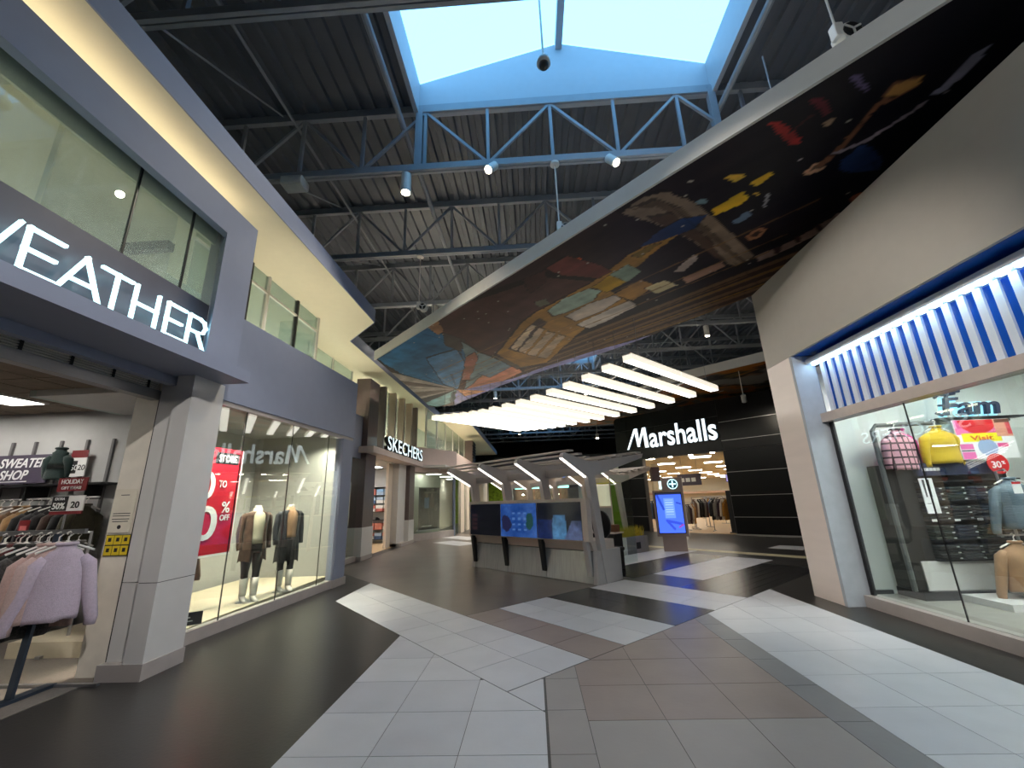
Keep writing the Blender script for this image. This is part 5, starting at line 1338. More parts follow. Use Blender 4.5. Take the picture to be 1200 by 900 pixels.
# ------------------------------------------------------------------ black shop front set at 45 degrees
W0 = (4.3, 21.2, 0); WR = math.radians(-45)
bw = sroot('wall_black_front', W0, WR)                # local x to the right along the front, local y into the shop
DX0, DX1, DZ = 1.37, 5.10, 3.30
def bpanel(x0, x1, z0, z1, cut=None):
    g = 0.006
    if cut:
        pts = [(x0 + g, 0, z0 + g), (x1 - g, 0, z0 + g), (x1 - g, 0, z1 - g)] + [(x0 + g + cut - cut * math.sin(t), 0, z1 - g - cut + cut * math.cos(t)) for t in [math.pi / 2 * k / 6 for k in range(7)]]
        MB().extrude(pts, (0, 0.05, 0)).build('black_panel', m_blackpanel, bw)
    else:
        MB().box(x0 + g, x1 - g, 0, 0.05, z0 + g, z1 - g).build('black_panel', m_blackpanel, bw)
zr = [0.05, 0.68, 1.50, 2.42, DZ, 3.70, 4.47, 5.45]
for a, b in zip(zr[:-1], zr[1:]):
    bpanel(DX1 + 0.02, 7.4, a, b); bpanel(7.4, 9.2, a, b)
xs = [0.0, 0.70, 2.20, 3.72, DX1 + 0.02]
for i, (xa, xb) in enumerate(zip(xs[:-1], xs[1:])):
    for a, b in ((3.30, 3.80), (3.80, 4.75), (4.75, 5.45)):
        bpanel(xa, xb, a, b, 0.18 if (i == 0 and b == 5.45) else None)
for a, b in zip(zr[:4], zr[1:5]):
    bpanel(0.0, DX0 - 0.02, a, b)
core = MB().box(0.02, DX0, 0.03, 0.30, 0.0, 5.3).box(DX1, 9.2, 0.03, 0.30, 0.0, 5.42).box(DX0, DX1, 0.03, 0.30, DZ, 5.42)
core.build('wall_core', m_shell, bw)
for z in zr[1:4] + [3.70, 4.47]:
    MB().box(DX1 + 0.02, 9.2, -0.002, 0.045, z - 0.010, z + 0.010).build('reveal_strip', m_reveal, bw)
for z in (0.68, 1.50, 2.42):
    MB().box(0.02, DX0 - 0.02, 0.0, 0.045, z - 0.008, z + 0.008).build('reveal_strip', m_reveal, bw)
MB().box(DX1 - 0.02, 9.2, -0.01, 0.03, 0.0, 0.05).build('base_strip', m_reveal, bw)
m_signlet = mat('big_white_letter', (245, 252, 255), emit=1.05, ecol=(0.84, 0.95, 1.0))
m_signside = mat('letter_return', (120, 170, 215), rough=0.4)
ms = thing('shop_sign', 'large lit white sign letters on the black shop front', 'sign', W0, WR)
letters('arshalls', 0.96, m_signlet, ms, (1.93, -0.06, 3.80), (1, 0, 0), width=3.12, depth=0.10, offset=0.018, side=m_signside)
mb_ = MB()
for a_, b_, c_, d_ in (((0.70, 0.0), (0.80, 0.0), (1.30, 0.96), (1.17, 0.96)), ((1.17, 0.96), (1.36, 0.96), (1.42, 0.08), (1.28, 0.08)), ((1.28, 0.08), (1.38, 0.08), (1.76, 0.96), (1.62, 0.96)), ((1.62, 0.96), (1.80, 0.96), (1.88, 0.0), (1.68, 0.0))):
    mb_.extrude([(p_[0], -0.11, 3.80 + p_[1]) for p_ in (a_, b_, c_, d_)], (0, 0.10, 0))
o = mb_.build('letter', m_signlet, ms); o.data.materials.append(m_signside)
for p_ in o.data.polygons: p_.material_index = 1 if abs(p_.normal.y) < 0.5 else 0
# shop interior (walls square to the mall, seen through the angled doorway)
def win(lx, ly, z=0.0):
    c_, s_ = math.cos(WR), math.sin(WR); return (W0[0] + lx * c_ - ly * s_, W0[1] + lx * s_ + ly * c_, z)
mi = sroot('shop_interior')
m_mfloor = mat('maple_floor', (206, 172, 128), rough=0.35, var=0.12, stretch=(10, 1, 1))
m_mwall = mat('pale_shop_wall', (238, 236, 220), rough=0.8, var=0.02)
ip = [(4.75, 21.25), (11.3, 14.7), (40, 14.7), (40, 56), (4.75, 56)]
MB().prism(ip, 0.0, 0.004).build('floor_shop', m_mfloor, mi)
MB().prism(ip, 3.5, 3.6).build('ceiling_shop', mat('shop_ceiling', (226, 218, 196), rough=0.9), mi)
MB().box(4.65, 40, 56, 56.1, 0, 3.6).build('wall_rear', m_mwall, mi)
MB().box(4.65, 4.75, 21.3, 56.1, 0, 3.6).build('wall_side', m_mwall, mi); MB().box(40, 40.1, 14.7, 56.1, 0, 3.6).build('wall_side', m_mwall, mi)
MB().box(6, 38, 55.0, 56, 1.7, 1.95).build('shelf_band', mat('pinkish_shelf', (220, 190, 176), rough=0.7), mi)
mt_me = MB().box(-0.5, 0.5, -0.38, 0.38, 3.47, 3.5).mesh('lens', mat('shop_troffer', (255, 252, 240), emit=9.0))
for j in range(8):
    for i in range(5):
        y = 22.5 + 4.2 * j; x = y * 0.24 + 0.6 + 2.9 * i + (1.4 if j % 2 else 0)
        if x > y * 0.50 + 1.5: continue
        t = thing('ceiling_light', 'light in the bright shop ceiling behind the black front, row %s, %s from left' % (ORD[j], ORD[i]), 'ceiling light', (x, y, 0), math.radians(-20), 'ceiling lights beyond the black front')
        link('lens', mt_me, t)
dl_me = lathe(MB(), [(0.0, 0.0), (0.09, 0.0), (0.09, -0.03), (0.0, -0.03)]).mesh('lens', m_bulb)
MB().box(DX0, DX1, 0.0, 0.32, DZ - 0.02, DZ).build('door_soffit', m_blackpanel, bw)
for k in range(4):
    t = thing('downlight', 'small downlight in the black doorway soffit, %s from the left' % ORD[k], 'downlight', win(DX0 + 0.4 + 0.95 * k, 0.16, DZ - 0.02), WR, 'doorway downlights'); link('lens', dl_me, t)
# racks of clothes seen through the doorway
rackcols = [('black', (26, 24, 28)), ('grey', (120, 116, 112)), ('dark plum', (64, 40, 50)), ('cream', (220, 210, 196)), ('ochre', (178, 124, 44)), ('denim blue', (74, 98, 140)), ('charcoal', (56, 56, 60)), ('brown', (110, 80, 62)), ('white', (232, 230, 226)), ('black', (22, 22, 24))]
def floor_rack(lx, ly, a, n, off, lab, h=1.45):
    t = thing('clothes_rack', lab, 'rack', (lx, ly, 0), a)
    L = n * 0.13 + 0.1
    MB().tube([(-L / 2, 0, 0.02), (-L / 2, 0, h), (L / 2, 0, h), (L / 2, 0, 0.02)], 0.018, 8).build('rail', m_alu, t)
    MB().box(-L / 2 - 0.02, -L / 2 + 0.02, -0.25, 0.25, 0, 0.03).build('foot', m_alu, t); MB().box(L / 2 - 0.02, L / 2 + 0.02, -0.25, 0.25, 0, 0.03).build('foot', m_alu, t)
    c_, s_ = math.cos(a), math.sin(a)
    for k in range(n):
        nm, rgb = rackcols[(k + off) % 10]; u = -L / 2 + 0.1 + 0.13 * k
        garment('rack_garment', '%s garment, %s on the %s' % (nm, ORD[k], lab), 'garment', cloth('far_%s' % nm.replace(' ', '_'), rgb, var=0.1), (lx + u * c_, ly + u * s_, h - 0.125), a + math.radians(75 + random.uniform(-10, 10)), 'clothes on the ' + lab, w=0.42, h=0.85, d=0.07, sleeve=0.55, seed=k + off * 7, spread=0.03)
floor_rack(8.3, 19.6, -0.6, 5, 0, 'front rack just inside the doorway')
floor_rack(8.4, 22.2, 0.3, 6, 7, 'second rack just inside the doorway')
floor_rack(7.4, 20.9, 0.5, 4, 1, 'short rack just inside the doorway', 1.25)
floor_rack(6.2, 22.2, 0.2, 5, 5, 'rack left of the directory sign')
floor_rack(9.6, 23.2, -0.5, 8, 3, 'middle rack of the bright shop')
floor_rack(7.0, 23.4, 0.9, 5, 5, 'left rack of the bright shop')
floor_rack(10.9, 24.6, 0.6, 7, 6, 'right rack near the doorway edge')
floor_rack(9.0, 29.5, 0.0, 13, 2, 'long rear rack of the bright shop')
floor_rack(12.2, 30.0, 0.0, 10, 4, 'rear right rack of the bright shop')
pd = thing('security_gate', 'slim black security pedestal at the right side of the bright doorway', 'pedestal', win(4.75, 0.9), WR)
MB().box(-0.16, 0.16, -0.03, 0.03, 0.0, 1.7).build('panel', m_blackmetal, pd, bevel=0.012); MB().box(-0.2, 0.2, -0.12, 0.12, 0, 0.04).build('foot', m_blackmetal, pd)
sg2 = thing('hanging_sign', 'dark hanging aisle sign inside the bright shop, above the directory sign', 'sign', win(2.1, 3.6, 2.35), WR)
MB().box(-0.9, 0.35, 0, 0.03, -0.30, 0.28).build('board', m_signpurple, sg2)
for k in range(3): MB().box(-0.75 + 0.3 * k, -0.52 + 0.3 * k, -0.005, 0.0, -0.12, 0.08).build('print_block', m_ink, sg2)
MB().tube([(-0.6, 0.015, 0.28), (-0.6, 0.015, 1.14)], 0.008, 5).build('cord', m_alu, sg2); MB().tube([(0.2, 0.015, 0.28), (0.2, 0.015, 1.14)], 0.008, 5).build('cord', m_alu, sg2)
sg3 = thing('wall_screen', 'small bluish screen on the right edge of the bright doorway', 'screen', win(5.02, 0.6, 2.05), WR + 0.5)
MB().box(-0.2, 0.2, 0, 0.05, 0, 0.32).build('case', m_blackmetal, sg3); MB().box(-0.18, 0.18, -0.006, 0, 0.02, 0.30).build('picture', mat('lilac_screen', (160, 150, 210), emit=0.7), sg3)
MB().box(-0.04, 0.15, 0.05, 0.12, 0.1, 0.2).build('mount', m_blackmetal, sg3)
for i, (lx, ly, lab) in enumerate(((2.0, 2.0, 'dark column standing behind the directory sign'),)):
    t = thing('display_pillar', lab, 'pillar', (7.6, 26.6, 0), 0)
    MB().box(-0.2, 0.2, -0.2, 0.2, 0.0, 3.5).build('shaft', m_mwall, t); MB().box(-0.24, 0.24, -0.24, 0.24, 2.45, 3.3).build('sign_wrap', m_signpurple, t)

# ------------------------------------------------------------------ pendant bar lights: twin white light boxes hung in a diagonal row
LE = [(2.30, 9.08), (1.92, 9.76), (1.51, 10.50), (1.06, 11.20), (0.61, 11.86), (0.13, 12.50), (-0.35, 13.04), (-0.84, 13.52), (-1.32, 13.92), (-1.75, 14.28), (-2.12, 14.50), (-2.50, 14.66), (-2.86, 14.76), (-3.22, 14.84), (-3.56, 14.92)]
m_pend = mat('pendant_diffuser', (255, 246, 230), emit=2.5, ecol=(1.0, 0.95, 0.86))
m_pendtop = mat('pendant_body', (232, 226, 214), rough=0.5)
PLN = 4.75; hp = PLN / 2 - 0.01
seg_me = MB().box(0, hp, -0.12, 0.12, -0.14, 0.0).mesh('diffuser', m_pend)
seg_me.materials.append(mat('pendant_side_lens', (250, 236, 210), emit=0.7, ecol=(1.0, 0.91, 0.76)))
for p_ in seg_me.polygons:
    if abs(p_.normal.z) < 0.5: p_.material_index = 1
top_me = MB().box(0, hp, -0.10, 0.10, 0.0, 0.03).mesh('body', m_pendtop)
gap_me = MB().box(-0.02, 0.0, -0.09, 0.09, -0.10, 0.02).mesh('joint', m_kframe)
for k, (x, y) in enumerate(LE):
    a = math.radians(45 + 0.3 * k)
    t = thing('pendant_light', 'long white pendant bar light, %s from the black shop front side' % ORD[k], 'pendant light', (x, y, 4.74), a, 'diagonal row of pendant bar lights')
    link('diffuser', seg_me, t); link('body', top_me, t); link('diffuser', seg_me, t, (hp + 0.02, 0, 0)); link('body', top_me, t, (hp + 0.02, 0, 0)); link('joint', gap_me, t, (hp + 0.02, 0, 0))
    for u in (0.5, PLN - 0.5):
        MB().tube([(u, 0, 0.03), (u, 0, 3.24)], 0.006, 5).build('cable', m_alu, t)
for u in (1.1, 3.6):
    pts = [(x + u * math.cos(math.radians(45)), y + u * math.sin(math.radians(45)), 4.80) for x, y in LE]
    o = MB().tube(pts, 0.03, 6).build('pendant_rail', m_alu); tag(o, 'slim rail tying the pendant lights together, %s of the two' % ('front' if u < 2 else 'rear'), 'rail')

# ------------------------------------------------------------------ lamps and devices hanging from the trusses
m_lampw = mat('lamp_white', (222, 220, 214), rough=0.4)
def downlight(label, loc, drop, tilt, target, energy, cyl=True, color=(1.0, 0.88, 0.70), cone=1.9):
    t = thing('track_spotlight' if not cyl else 'cylinder_downlight', label, 'spotlight', loc)
    b = MB().tube([(0, 0, 0), (0, 0, -drop)], 0.012, 6); b.build('stem', m_lampw, t)
    d = (Vector(target) - Vector(loc)).normalized() if tilt else Vector((0, 0, -1))
    p = Vector((0, 0, -drop)); q = p + d * (0.42 if cyl else 0.26); r = 0.10 if cyl else 0.085
    MB().tube([p, q], r, 16).build('housing', m_lampw, t, smooth=False)
    MB().tube([q - d * 0.01, q + d * 0.006], r * 0.82, 16).build('lens', mat('spot_lens', (255, 244, 220), emit=20.0, ecol=(1.0, 0.9, 0.7)), t)
    if energy > 0:
        spot('lamp', t, q + d * 0.03, Vector(target) - Vector(loc), energy, color, cone, 0.6, 0.06)
    return t
T1 = TRY[2]
downlight('grey cylinder downlight hanging left under the near skylight truss', (-2.24, T1, 7.98), 0.05, False, (-2.24, T1, 0), 220)
downlight('white spotlight on the near truss, left of the cross-shaped sensor cord', (-0.46, T1 - 0.1, 7.98), 0.06, True, (-4.0, 3.0, 2.0), 200, False)
downlight('white spotlight on the near truss, right of the sensor cord', (1.75, T1 - 0.1, 7.98), 0.06, True, (4.4, 4.2, 3.0), 250, False)
downlight('white cylinder downlight under the roof beyond the mural, near the bulkhead corner', (7.05, TRY[5], 7.98), 0.05, False, (7.05, 15.5, 0), 220)
downlight('small bright spotlight hanging before the black shop front', (7.55, 14.5, 5.8), 0.9, True, (9.0, 17.0, 2.0), 120, False)
downlight('small spotlight far over the poster corner', (-3.0, TRY[7], 7.98), 0.05, True, (-3.4, 21.5, 0), 220, False)
downlight('small spotlight far left of the black shop front', (3.6, 22.4, 5.8), 0.9, True, (3.0, 20.0, 0), 120, False)
for i, (x, y) in enumerate(((-2.2, -1.9), (0.6, -1.9), (3.0, -1.9), (-2.2, -7.6), (1.0, -7.6), (3.2, -7.6))):
    downlight('white cylinder fill downlight added under the roof behind the viewpoint, %s' % ORD[i], (x, y, 7.98), 0.05, i < 3, ((4.35, 6.8, 1.9), (4.35, 3.2, 4.2), (-4.1, 4.6, 1.5))[i] if i < 3 else (x, y, 0), (1800, 150, 1300)[i] if i < 3 else 120, True, ((1.0, 0.93, 0.85), (0.88, 0.94, 1.0), (1.0, 0.95, 0.9), (0.88, 0.94, 1.0))[min(i, 3)], 0.55 if i in (0, 2) else 1.9)  # unseen fill lamps added behind the viewpoint, some aimed at pier and column
for i, (x, y) in enumerate(((-3.0, TRY[4]), (3.4, TRY[8]), (0.0, TRY[9]), (-2.0, TRY[8]), (2.0, TRY[11]), (-1.0, TRY[13]))):
    downlight('white cylinder fill downlight added under the roof further down the mall, %s' % ORD[i], (x, y, 7.98), 0.05, False, (x, y, 0), 1300)  # added to brighten the kiosk and the floor beyond

def sensor(label, loc, length, size=1.0):
    t = thing('hanging_sensor', label, 'sensor', loc)
    lathe(MB(), [(0.0, 0.0), (0.09 * size, 0.0), (0.09 * size, -0.05), (0.0, -0.06)]).build('canopy_cap', m_lampw, t)
    MB().tube([(0, 0, -0.05), (0, 0, -length)], 0.014, 6).build('stem', m_lampw, t)
    MB().box(-0.05, 0.05, -0.05, 0.05, -length - 0.14, -length + 0.05).build('junction', m_lampw, t, bevel=0.01)
    f = MB().tube([(0.11, -0.06, -length - 0.1), (0.11, 0.10, -length - 0.1)], 0.10 * size, 14).build('barrel', m_lampw, t)
    rim = MB().tube([(0.11, -0.075, -length - 0.1), (0.11, -0.06, -length - 0.1)], 0.082 * size, 14).build('face', m_blackmetal, f)
    for k in range(3):
        a = 2 * math.pi * k / 3 + 0.5
        MB().bar((0.11, -0.08, -length - 0.1), (0.11 + 0.08 * size * math.cos(a), -0.08, -length - 0.1 + 0.08 * size * math.sin(a)), 0.02, 0.012, up=(0, 1, 0)).build('spoke', m_lampw, f)
    return t
sensor('white round-faced sensor on a long stem below the middle of the near truss', (0.72, T1, 7.98), 1.42)
sensor('white round-faced sensor on a cord beside the cream soffit corner', (-2.72, TRY[3], 7.98), 1.42)
sensor('white round-faced sensor hanging at upper right by the mural edge', (3.62, 3.55, 7.9), 1.35, 1.2)
cm = thing('dome_camera', 'grey dome security camera on a rod under the near skylight', 'camera', (0.50, 5.2, 11.0))
MB().tube([(0, 0, 0), (0, 0, -2.28)], 0.018, 8).build('rod', m_lampw, cm)
lathe(MB(), [(0.0, -2.25), (0.05, -2.25), (0.11, -2.34), (0.115, -2.42), (0.0, -2.43)]).build('shroud', m_lampw, cm, smooth=True)
lathe(MB(), [(0.085, -2.43), (0.075, -2.48), (0.04, -2.52), (0.0, -2.53)]).build('dome', m_blackmetal, cm, smooth=True)
jb = thing('junction_box', 'grey junction box fixed to the near truss bottom chord at left', 'box', (-4.52, T1, 7.96))
MB().box(-0.22, 0.22, -0.15, 0.15, -0.16, 0.02).build('case', m_lampw, jb, bevel=0.02); MB().box(-0.2, 0.2, -0.13, 0.13, -0.175, -0.16).build('cover', m_lampw, jb)

# ------------------------------------------------------------------ right shop interior
struct(MB().box(4.72, 13, -8, 7.38, -0.001, 0.003).build('floor_right_shop', mat('right_shop_floor', (150, 146, 138), rough=0.6, var=0.08, scale=5)))
m_rwall = mat('right_shop_wall', (222, 226, 220), rough=0.7, var=0.02)
struct(MB().box(4.76, 13, 7.40, 7.55, 0, 3.7).build('wall_right_shop', m_rwall))
struct(MB().box(13, 13.1, -8, 7.4, 0, 3.7).build('wall_right_shop_side', m_rwall))
struct(MB().box(4.9, 13, -8.1, -8, 0, 3.7).build('wall_right_shop_near', m_rwall))
struct(MB().box(4.92, 13, -8, 7.4, 3.62, 3.70).build('ceiling_right_shop', mat('right_shop_ceiling', (216, 214, 206), rough=0.8)))
struct(MB().box(4.76, 5.55, 7.36, 7.40, 0.0, 0.06).build('baseboard_right', m_blackmetal))
for i, (x, y) in enumerate(((5.9, 6.0), (7.6, 5.6), (9.2, 5.0), (6.2, 3.6), (8.2, 3.2), (6.6, 1.0))):
    t = thing('ceiling_light', 'panel light in the right-hand shop ceiling, %s from the pier' % ORD[i], 'ceiling light', (x, y, 3.62), 0, 'panel lights in the right-hand shop')
    MB().box(-0.5, 0.5, -0.3, 0.3, -0.05, 0.0).build('frame', m_white, t); MB().box(-0.46, 0.46, -0.26, 0.26, -0.058, -0.05).build('lens', mat('right_lens', (250, 252, 250), emit=26.0), t)
un = thing('display_unit', 'black wall display unit with shelves and hanging tops in the right-hand shop', 'shelf', (0, 6.95, 0))
MB().tube([(5.55, 0, 0.12), (5.55, 0, 2.5), (5.62, 0, 2.58), (7.7, 0, 2.60)], 0.035, 8).build('frame_tube', mat('frame_grey', (104, 106, 106), rough=0.4), un)
MB().box(5.62, 5.98, 0.02, 0.40, 0.12, 1.95).build('side_panel', mat('dark_side', (46, 44, 44), rough=0.4), un)
MB().box(5.98, 7.7, 0.30, 0.40, 0.5, 1.95).build('back_panel', mat('unit_black', (20, 20, 22), rough=0.5), un)
MB().box(5.60, 7.7, -0.08, 0.40, 0.0, 0.12).build('platform', m_blackmetal, un)
MB().box(5.75, 7.7, 0.0, 0.06, 0.12, 0.52).build('plinth_panel', m_white, un)
MB().box(6.1, 7.7, -0.75, -0.08, 0.0, 0.09).build('white_dais', m_white, un)
MB().box(6.0, 7.25, -0.05, 0.0, 1.76, 1.95).build('header', mat('navy_header', (34, 42, 74), rough=0.5), un)
for k in range(5): MB().box(6.10 + 0.055 * k, 6.145 + 0.055 * k, -0.056, -0.05, 1.83, 1.875).build('print_block', m_ink, un)
zs = [0.52, 0.80, 1.08, 1.36]
for z in zs + [1.66]:
    MB().box(5.98, 7.5, -0.06, 0.30, z, z + 0.02).build('shelf_board', m_blackmetal, un)
fold = [('black', (22, 24, 26)), ('dark green', (26, 38, 32)), ('charcoal', (46, 46, 50)), ('navy', (28, 34, 52))]
fmats = [cloth('folded_' + n_.replace(' ', '_'), c_, var=0.15) for n_, c_ in fold]
m_edge = mat('pale_seam', (190, 194, 192), rough=0.8)
fme = {}
for i, z in enumerate(zs):
    for k in range(4):
        ci = (i + k * 2) % 4
        s = thing('folded_jeans', '%s folded jeans pile, %s from the left on the %s shelf' % (fold[ci][0], ORD[k], ('lowest', 'second', 'third', 'top')[i]), 'clothes', (6.16 + 0.335 * k, 7.0, z + 0.02), 0, 'folded jeans on the wall unit')
        for f in range(5):
            if ci not in fme: fme[ci] = MB().box(-0.14, 0.14, -0.10, 0.16, 0, 0.036).mesh('folded_garment', fmats[ci], bevel=0.012)
            link('folded_garment', fme[ci], s, (random.uniform(-0.01, 0.01), random.uniform(-0.02, 0.01), 0.04 * f))
        for f in range(0, 5, 2):
            MB().box(0.09, 0.13, -0.125, -0.121, 0.04 * f + 0.012, 0.04 * f + 0.03).build('size_sticker', m_edge, s)
for k in range(5):
    MB().box(6.02 + 0.33 * k, 6.10 + 0.33 * k, -0.068, -0.060, 1.08, 1.115).build('price_tab', m_ink, un)
# hanging tops on the upper bar
def checked(name):
    m = bpy.data.materials.new(name); m.use_nodes = True; nt = m.node_tree; b = nt.nodes['Principled BSDF']; b.inputs['Roughness'].default_value = 0.9
    tc = nt.nodes.new('ShaderNodeTexCoord'); sp_ = nt.nodes.new('ShaderNodeSeparateXYZ'); nt.links.new(tc.outputs['Object'], sp_.inputs[0])
    fac = None
    for ax, sc in (('X', 9.0), ('Z', 9.0)):
        a_ = nt.nodes.new('ShaderNodeMath'); a_.operation = 'MULTIPLY'; a_.inputs[1].default_value = sc; nt.links.new(sp_.outputs[ax], a_.inputs[0])
        f_ = nt.nodes.new('ShaderNodeMath'); f_.operation = 'FRACT'; nt.links.new(a_.outputs[0], f_.inputs[0])
        g_ = nt.nodes.new('ShaderNodeMath'); g_.operation = 'LESS_THAN'; g_.inputs[1].default_value = 0.26; nt.links.new(f_.outputs[0], g_.inputs[0])
        if fac is None: fac = g_
        else:
            mxn = nt.nodes.new('ShaderNodeMath'); mxn.operation = 'MAXIMUM'; nt.links.new(fac.outputs[0], mxn.inputs[0]); nt.links.new(g_.outputs[0], mxn.inputs[1]); fac = mxn
    mix = nt.nodes.new('ShaderNodeMix'); mix.data_type = 'RGBA'; mix.inputs['A'].default_value = lin((214, 160, 170)) + (1,); mix.inputs['B'].default_value = lin((72, 50, 58)) + (1,)
    nt.links.new(fac.outputs[0], mix.inputs['Factor']); nt.links.new(mix.outputs['Result'], b.inputs['Base Color']); return m
garment('checked_shirt', 'pink and black checked shirt hanging at the left of the wall unit', 'shirt', checked('pink_check'), (5.86, 6.90, 2.48), 0.15, w=0.46, h=0.62, d=0.09, sleeve=0.45, seed=90, spread=0.02)
garment('magenta_shirt', 'magenta shirt hanging behind the checked one on the wall unit', 'shirt', cloth('magenta_cloth', (214, 34, 140), var=0.08), (6.06, 7.05, 2.50), 0.3, w=0.46, h=0.60, d=0.09, sleeve=0.48, seed=91, spread=0.05)
garment('yellow_sweater', 'mustard yellow sweater hanging in the middle of the wall unit', 'sweater', cloth('mustard_knit', (206, 172, 26), var=0.08), (6.50, 6.90, 2.50), 0.05, w=0.52, h=0.56, d=0.11, sleeve=0.46, seed=92, spread=0.02)
# poster with pink, red, yellow and white fields
po = thing('promo_poster', 'pink, red and yellow promotional poster reading Visit, right of the yellow sweater', 'poster', (7.14, 6.86, 1.98))
MB().box(-0.40, 0.46, 0, 0.02, 0, 0.62).build('board', m_ink, po)
U = np.linspace(-0.395, 0.455, 80); V = np.linspace(0.005, 0.615, 60); A, B = np.meshgrid((U + 0.395) / 0.85, (V - 0.005) / 0.61, indexing='ij')
c = np.zeros(A.shape + (3,)); c[:] = (232, 232, 230)
c[(B > 0.62)] = (226, 110, 160); c[(A > 0.12 + (B - 0.62) * -0.2) & (A < 0.72) & (B > 0.66) & (np.hypot((A - 0.42) / 0.34, (B - 1.0) / 0.36) < 1.0)] = (206, 36, 44)
c[(B > 0.44) & (B < 0.66) & (A > 0.08) & (A < 0.78)] = (236, 222, 40)
c[(A > 0.72) & (B > 0.55)] = (214, 150, 128); c[(A > 0.92) & (B > 0.6)] = (200, 70, 80); c[(A > 0.74) & (B > 0.9)] = (110, 70, 56)
c[(A < 0.24) & (B < 0.38) & (B > 0.24)] = (226, 110, 170); c[(A < 0.24) & (B < 0.18)] = (226, 110, 170); c[(A < 0.24) & (np.abs(B - 0.21) < 0.02)] = (30, 30, 40)
c[(A > 0.66) & (A < 0.86) & (np.abs(B - 0.33) < 0.05)] = (226, 80, 140)
c[np.hypot((A - 0.48) / 0.17, (B - 0.28) / 0.22) < 1] = (150, 170, 200)
P_ = np.stack([np.repeat(U[:, None], 60, 1), np.full(A.shape, -0.003), np.repeat(V[None], 80, 0)], -1)
grid_print('picture', P_, c, print_mat('promo_print', rough=0.4), po)
text_mesh('print', 'Visit', 0.075, mat('orange_ink', (206, 90, 40), rough=0.6), po, (-0.20, -0.005, 0.295), (1, 0, 0), width=0.34, offset=0.02)
rc = thing('discount_disc', 'round red card reading 30 percent in front of the promotional poster', 'sign', (7.16, 6.80, 1.90))
m_dred = mat('disc_red', (206, 30, 36), rough=0.5)
MB().extrude([(0.155 * math.cos(t), 0, 0.155 * math.sin(t)) for t in [2 * math.pi * k / 32 for k in range(32)]], (0, 0.01, 0)).build('disc', m_dred, rc)
text_mesh('print', '30', 0.10, m_ink, rc, (-0.105, -0.003, -0.06), (1, 0, 0), width=0.14, offset=0.025)
text_mesh('print', '%', 0.05, m_ink, rc, (0.05, -0.003, -0.01), (1, 0, 0), width=0.055, offset=0.02)
MB().tube([(0, 0.02, -0.15), (0, 0.06, -0.15)], 0.006, 5).build('stem', m_alu, rc)
ft = thing('fit_guide_card', 'white fit-guide card with three dark trouser drawings at the left of the jeans shelves', 'card', (6.06, 6.86, 1.20))
MB().box(-0.09, 0.11, 0, 0.01, 0, 0.52).build('card', m_ink, ft)
for k in range(2): MB().extrude([(-0.045 + 0.07 * k, -0.002, 0.24), (-0.025 + 0.07 * k, -0.002, 0.24), (-0.015 + 0.07 * k, -0.002, 0.50), (-0.05 + 0.07 * k, -0.002, 0.50)], (0, 0.002, 0)).build('drawing', m_blackink, ft)
MB().box(-0.06, 0.0, -0.002, 0, 0.14, 0.15).build('print_line', m_blackink, ft)
# script sign on top of the unit
m_navy = mat('sign_navy', (24, 40, 70), rough=0.4)
m_halo = mat('halo_back', (190, 240, 255), emit=0.85, ecol=(0.30, 0.72, 1.0))
fsn = thing('script_sign', 'navy script sign letters with a pale blue backlit glow above the wall unit', 'sign', (6.62, 6.95, 2.68))
lt = letters('Fam', 0.30, m_navy, fsn, (0.06, -0.03, 0.02), (1, 0, 0), width=0.92, depth=0.05, offset=0.012, shear=0.18)
MB().tube([(-0.02, -0.03, 0.06), (0.06, -0.03, 0.02), (0.13, -0.03, 0.05), (0.20, -0.03, 0.30), (0.27, -0.03, 0.40), (0.44, -0.03, 0.41)], 0.026, 8).build('swash', m_navy, fsn, smooth=True)
MB().tube([(0.02, -0.03, 0.31), (0.10, -0.03, 0.36), (0.2, -0.03, 0.35), (0.36, -0.03, 0.37)], 0.022, 8).build('swash', m_navy, fsn, smooth=True)
MB().tube([(0.05, -0.03, 0.18), (0.34, -0.03, 0.19)], 0.018, 8).build('swash', m_navy, fsn, smooth=True)
letters('Fam', 0.30, m_halo, fsn, (0.06, 0.03, 0.02), (1, 0, 0), width=0.94, depth=0.02, offset=0.060, shear=0.18, part='halo')
MB().box(-0.06, 1.25, -0.10, 0.06, -0.06, -0.03).build('ledge', m_blackmetal, fsn)
gpn = thing('dark_panel', 'large dark grey panel standing at the right edge beyond the script sign', 'panel', (8.1, 6.1, 0), math.radians(-28))
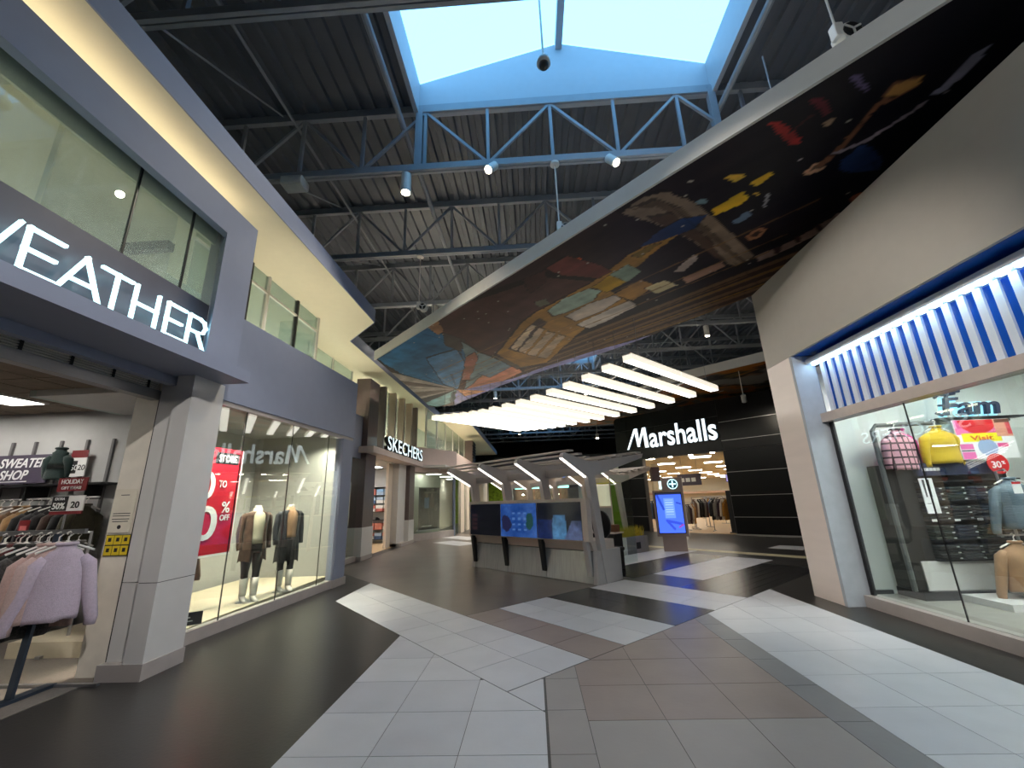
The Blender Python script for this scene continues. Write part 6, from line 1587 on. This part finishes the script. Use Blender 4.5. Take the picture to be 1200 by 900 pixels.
MB().box(-0.3, 1.2, 0, 0.05, 1.95, 3.10).build('board', mat('panel_grey', (104, 106, 112), rough=0.4), gpn); MB().box(0.1, 0.14, 0.0, 0.04, 0.0, 1.95).build('leg', m_blackmetal, gpn); MB().box(0.9, 0.94, 0.0, 0.04, 0.0, 1.95).build('leg', m_blackmetal, gpn)
for z in (2.18, 2.25): MB().box(-0.2, 0.1, -0.006, 0, z, z + 0.025).build('print_line', mat('pale_blue_ink', (150, 190, 226), rough=0.5), gpn)
# mannequin-like hung jackets at the right edge
jr = thing('jacket_stand', 'chrome stand holding two jackets at the right of the jeans shelves', 'stand', (6.95, 6.60, 0.09))
MB().tube([(0, 0.08, 0.02), (0, 0.08, 1.69), (0, -0.05, 1.71)], 0.018, 8).build('pole', m_alu, jr); MB().box(-0.2, 0.2, -0.1, 0.25, 0, 0.03).build('foot', m_alu, jr); MB().tube([(-0.35, 0.0, 0.80), (0.2, 0.0, 0.80)], 0.014, 6).build('arm', m_alu, jr)
garment('puffer_jacket', 'blue-grey puffer jacket hanging beside the jeans shelves', 'jacket', mat('puffer_cloth', (96, 116, 128), rough=0.5, var=0.12, scale=4, bump=0.5, bscale=12, stretch=(1, 1, 5)), (6.96, 6.55, 1.66), -0.1, w=0.50, h=0.68, d=0.16, sleeve=0.6, seed=95)
garment('tan_jacket', 'tan suede jacket hanging below the blue-grey puffer jacket', 'jacket', cloth('tan_suede', (166, 128, 96), var=0.12, scale=10), (6.70, 6.50, 0.80), -0.1, w=0.50, h=0.62, d=0.15, sleeve=0.58, seed=96)
for i, (x, z) in enumerate(((6.84, 1.58), (6.90, 0.95))):
    tg = thing('price_tag', 'red and white price tag %s' % ('on the puffer jacket', 'between the two jackets'), 'tag', (x, 6.36, z)) if False else thing('price_tag', ('red and white price tag at the collar of the puffer jacket', 'red and white price tag above the tan jacket')[i], 'tag', (x, 6.36, z))
    MB().box(-0.06, 0.06, 0, 0.006, -0.12, 0.04).build('card', m_ink, tg); MB().box(-0.06, 0.06, -0.002, 0, 0.01, 0.04).build('red_band', m_dred, tg); MB().tube([(0, 0.003, 0.04), (0, 0.06, 0.07)], 0.003, 4).build('string', m_ink, tg)
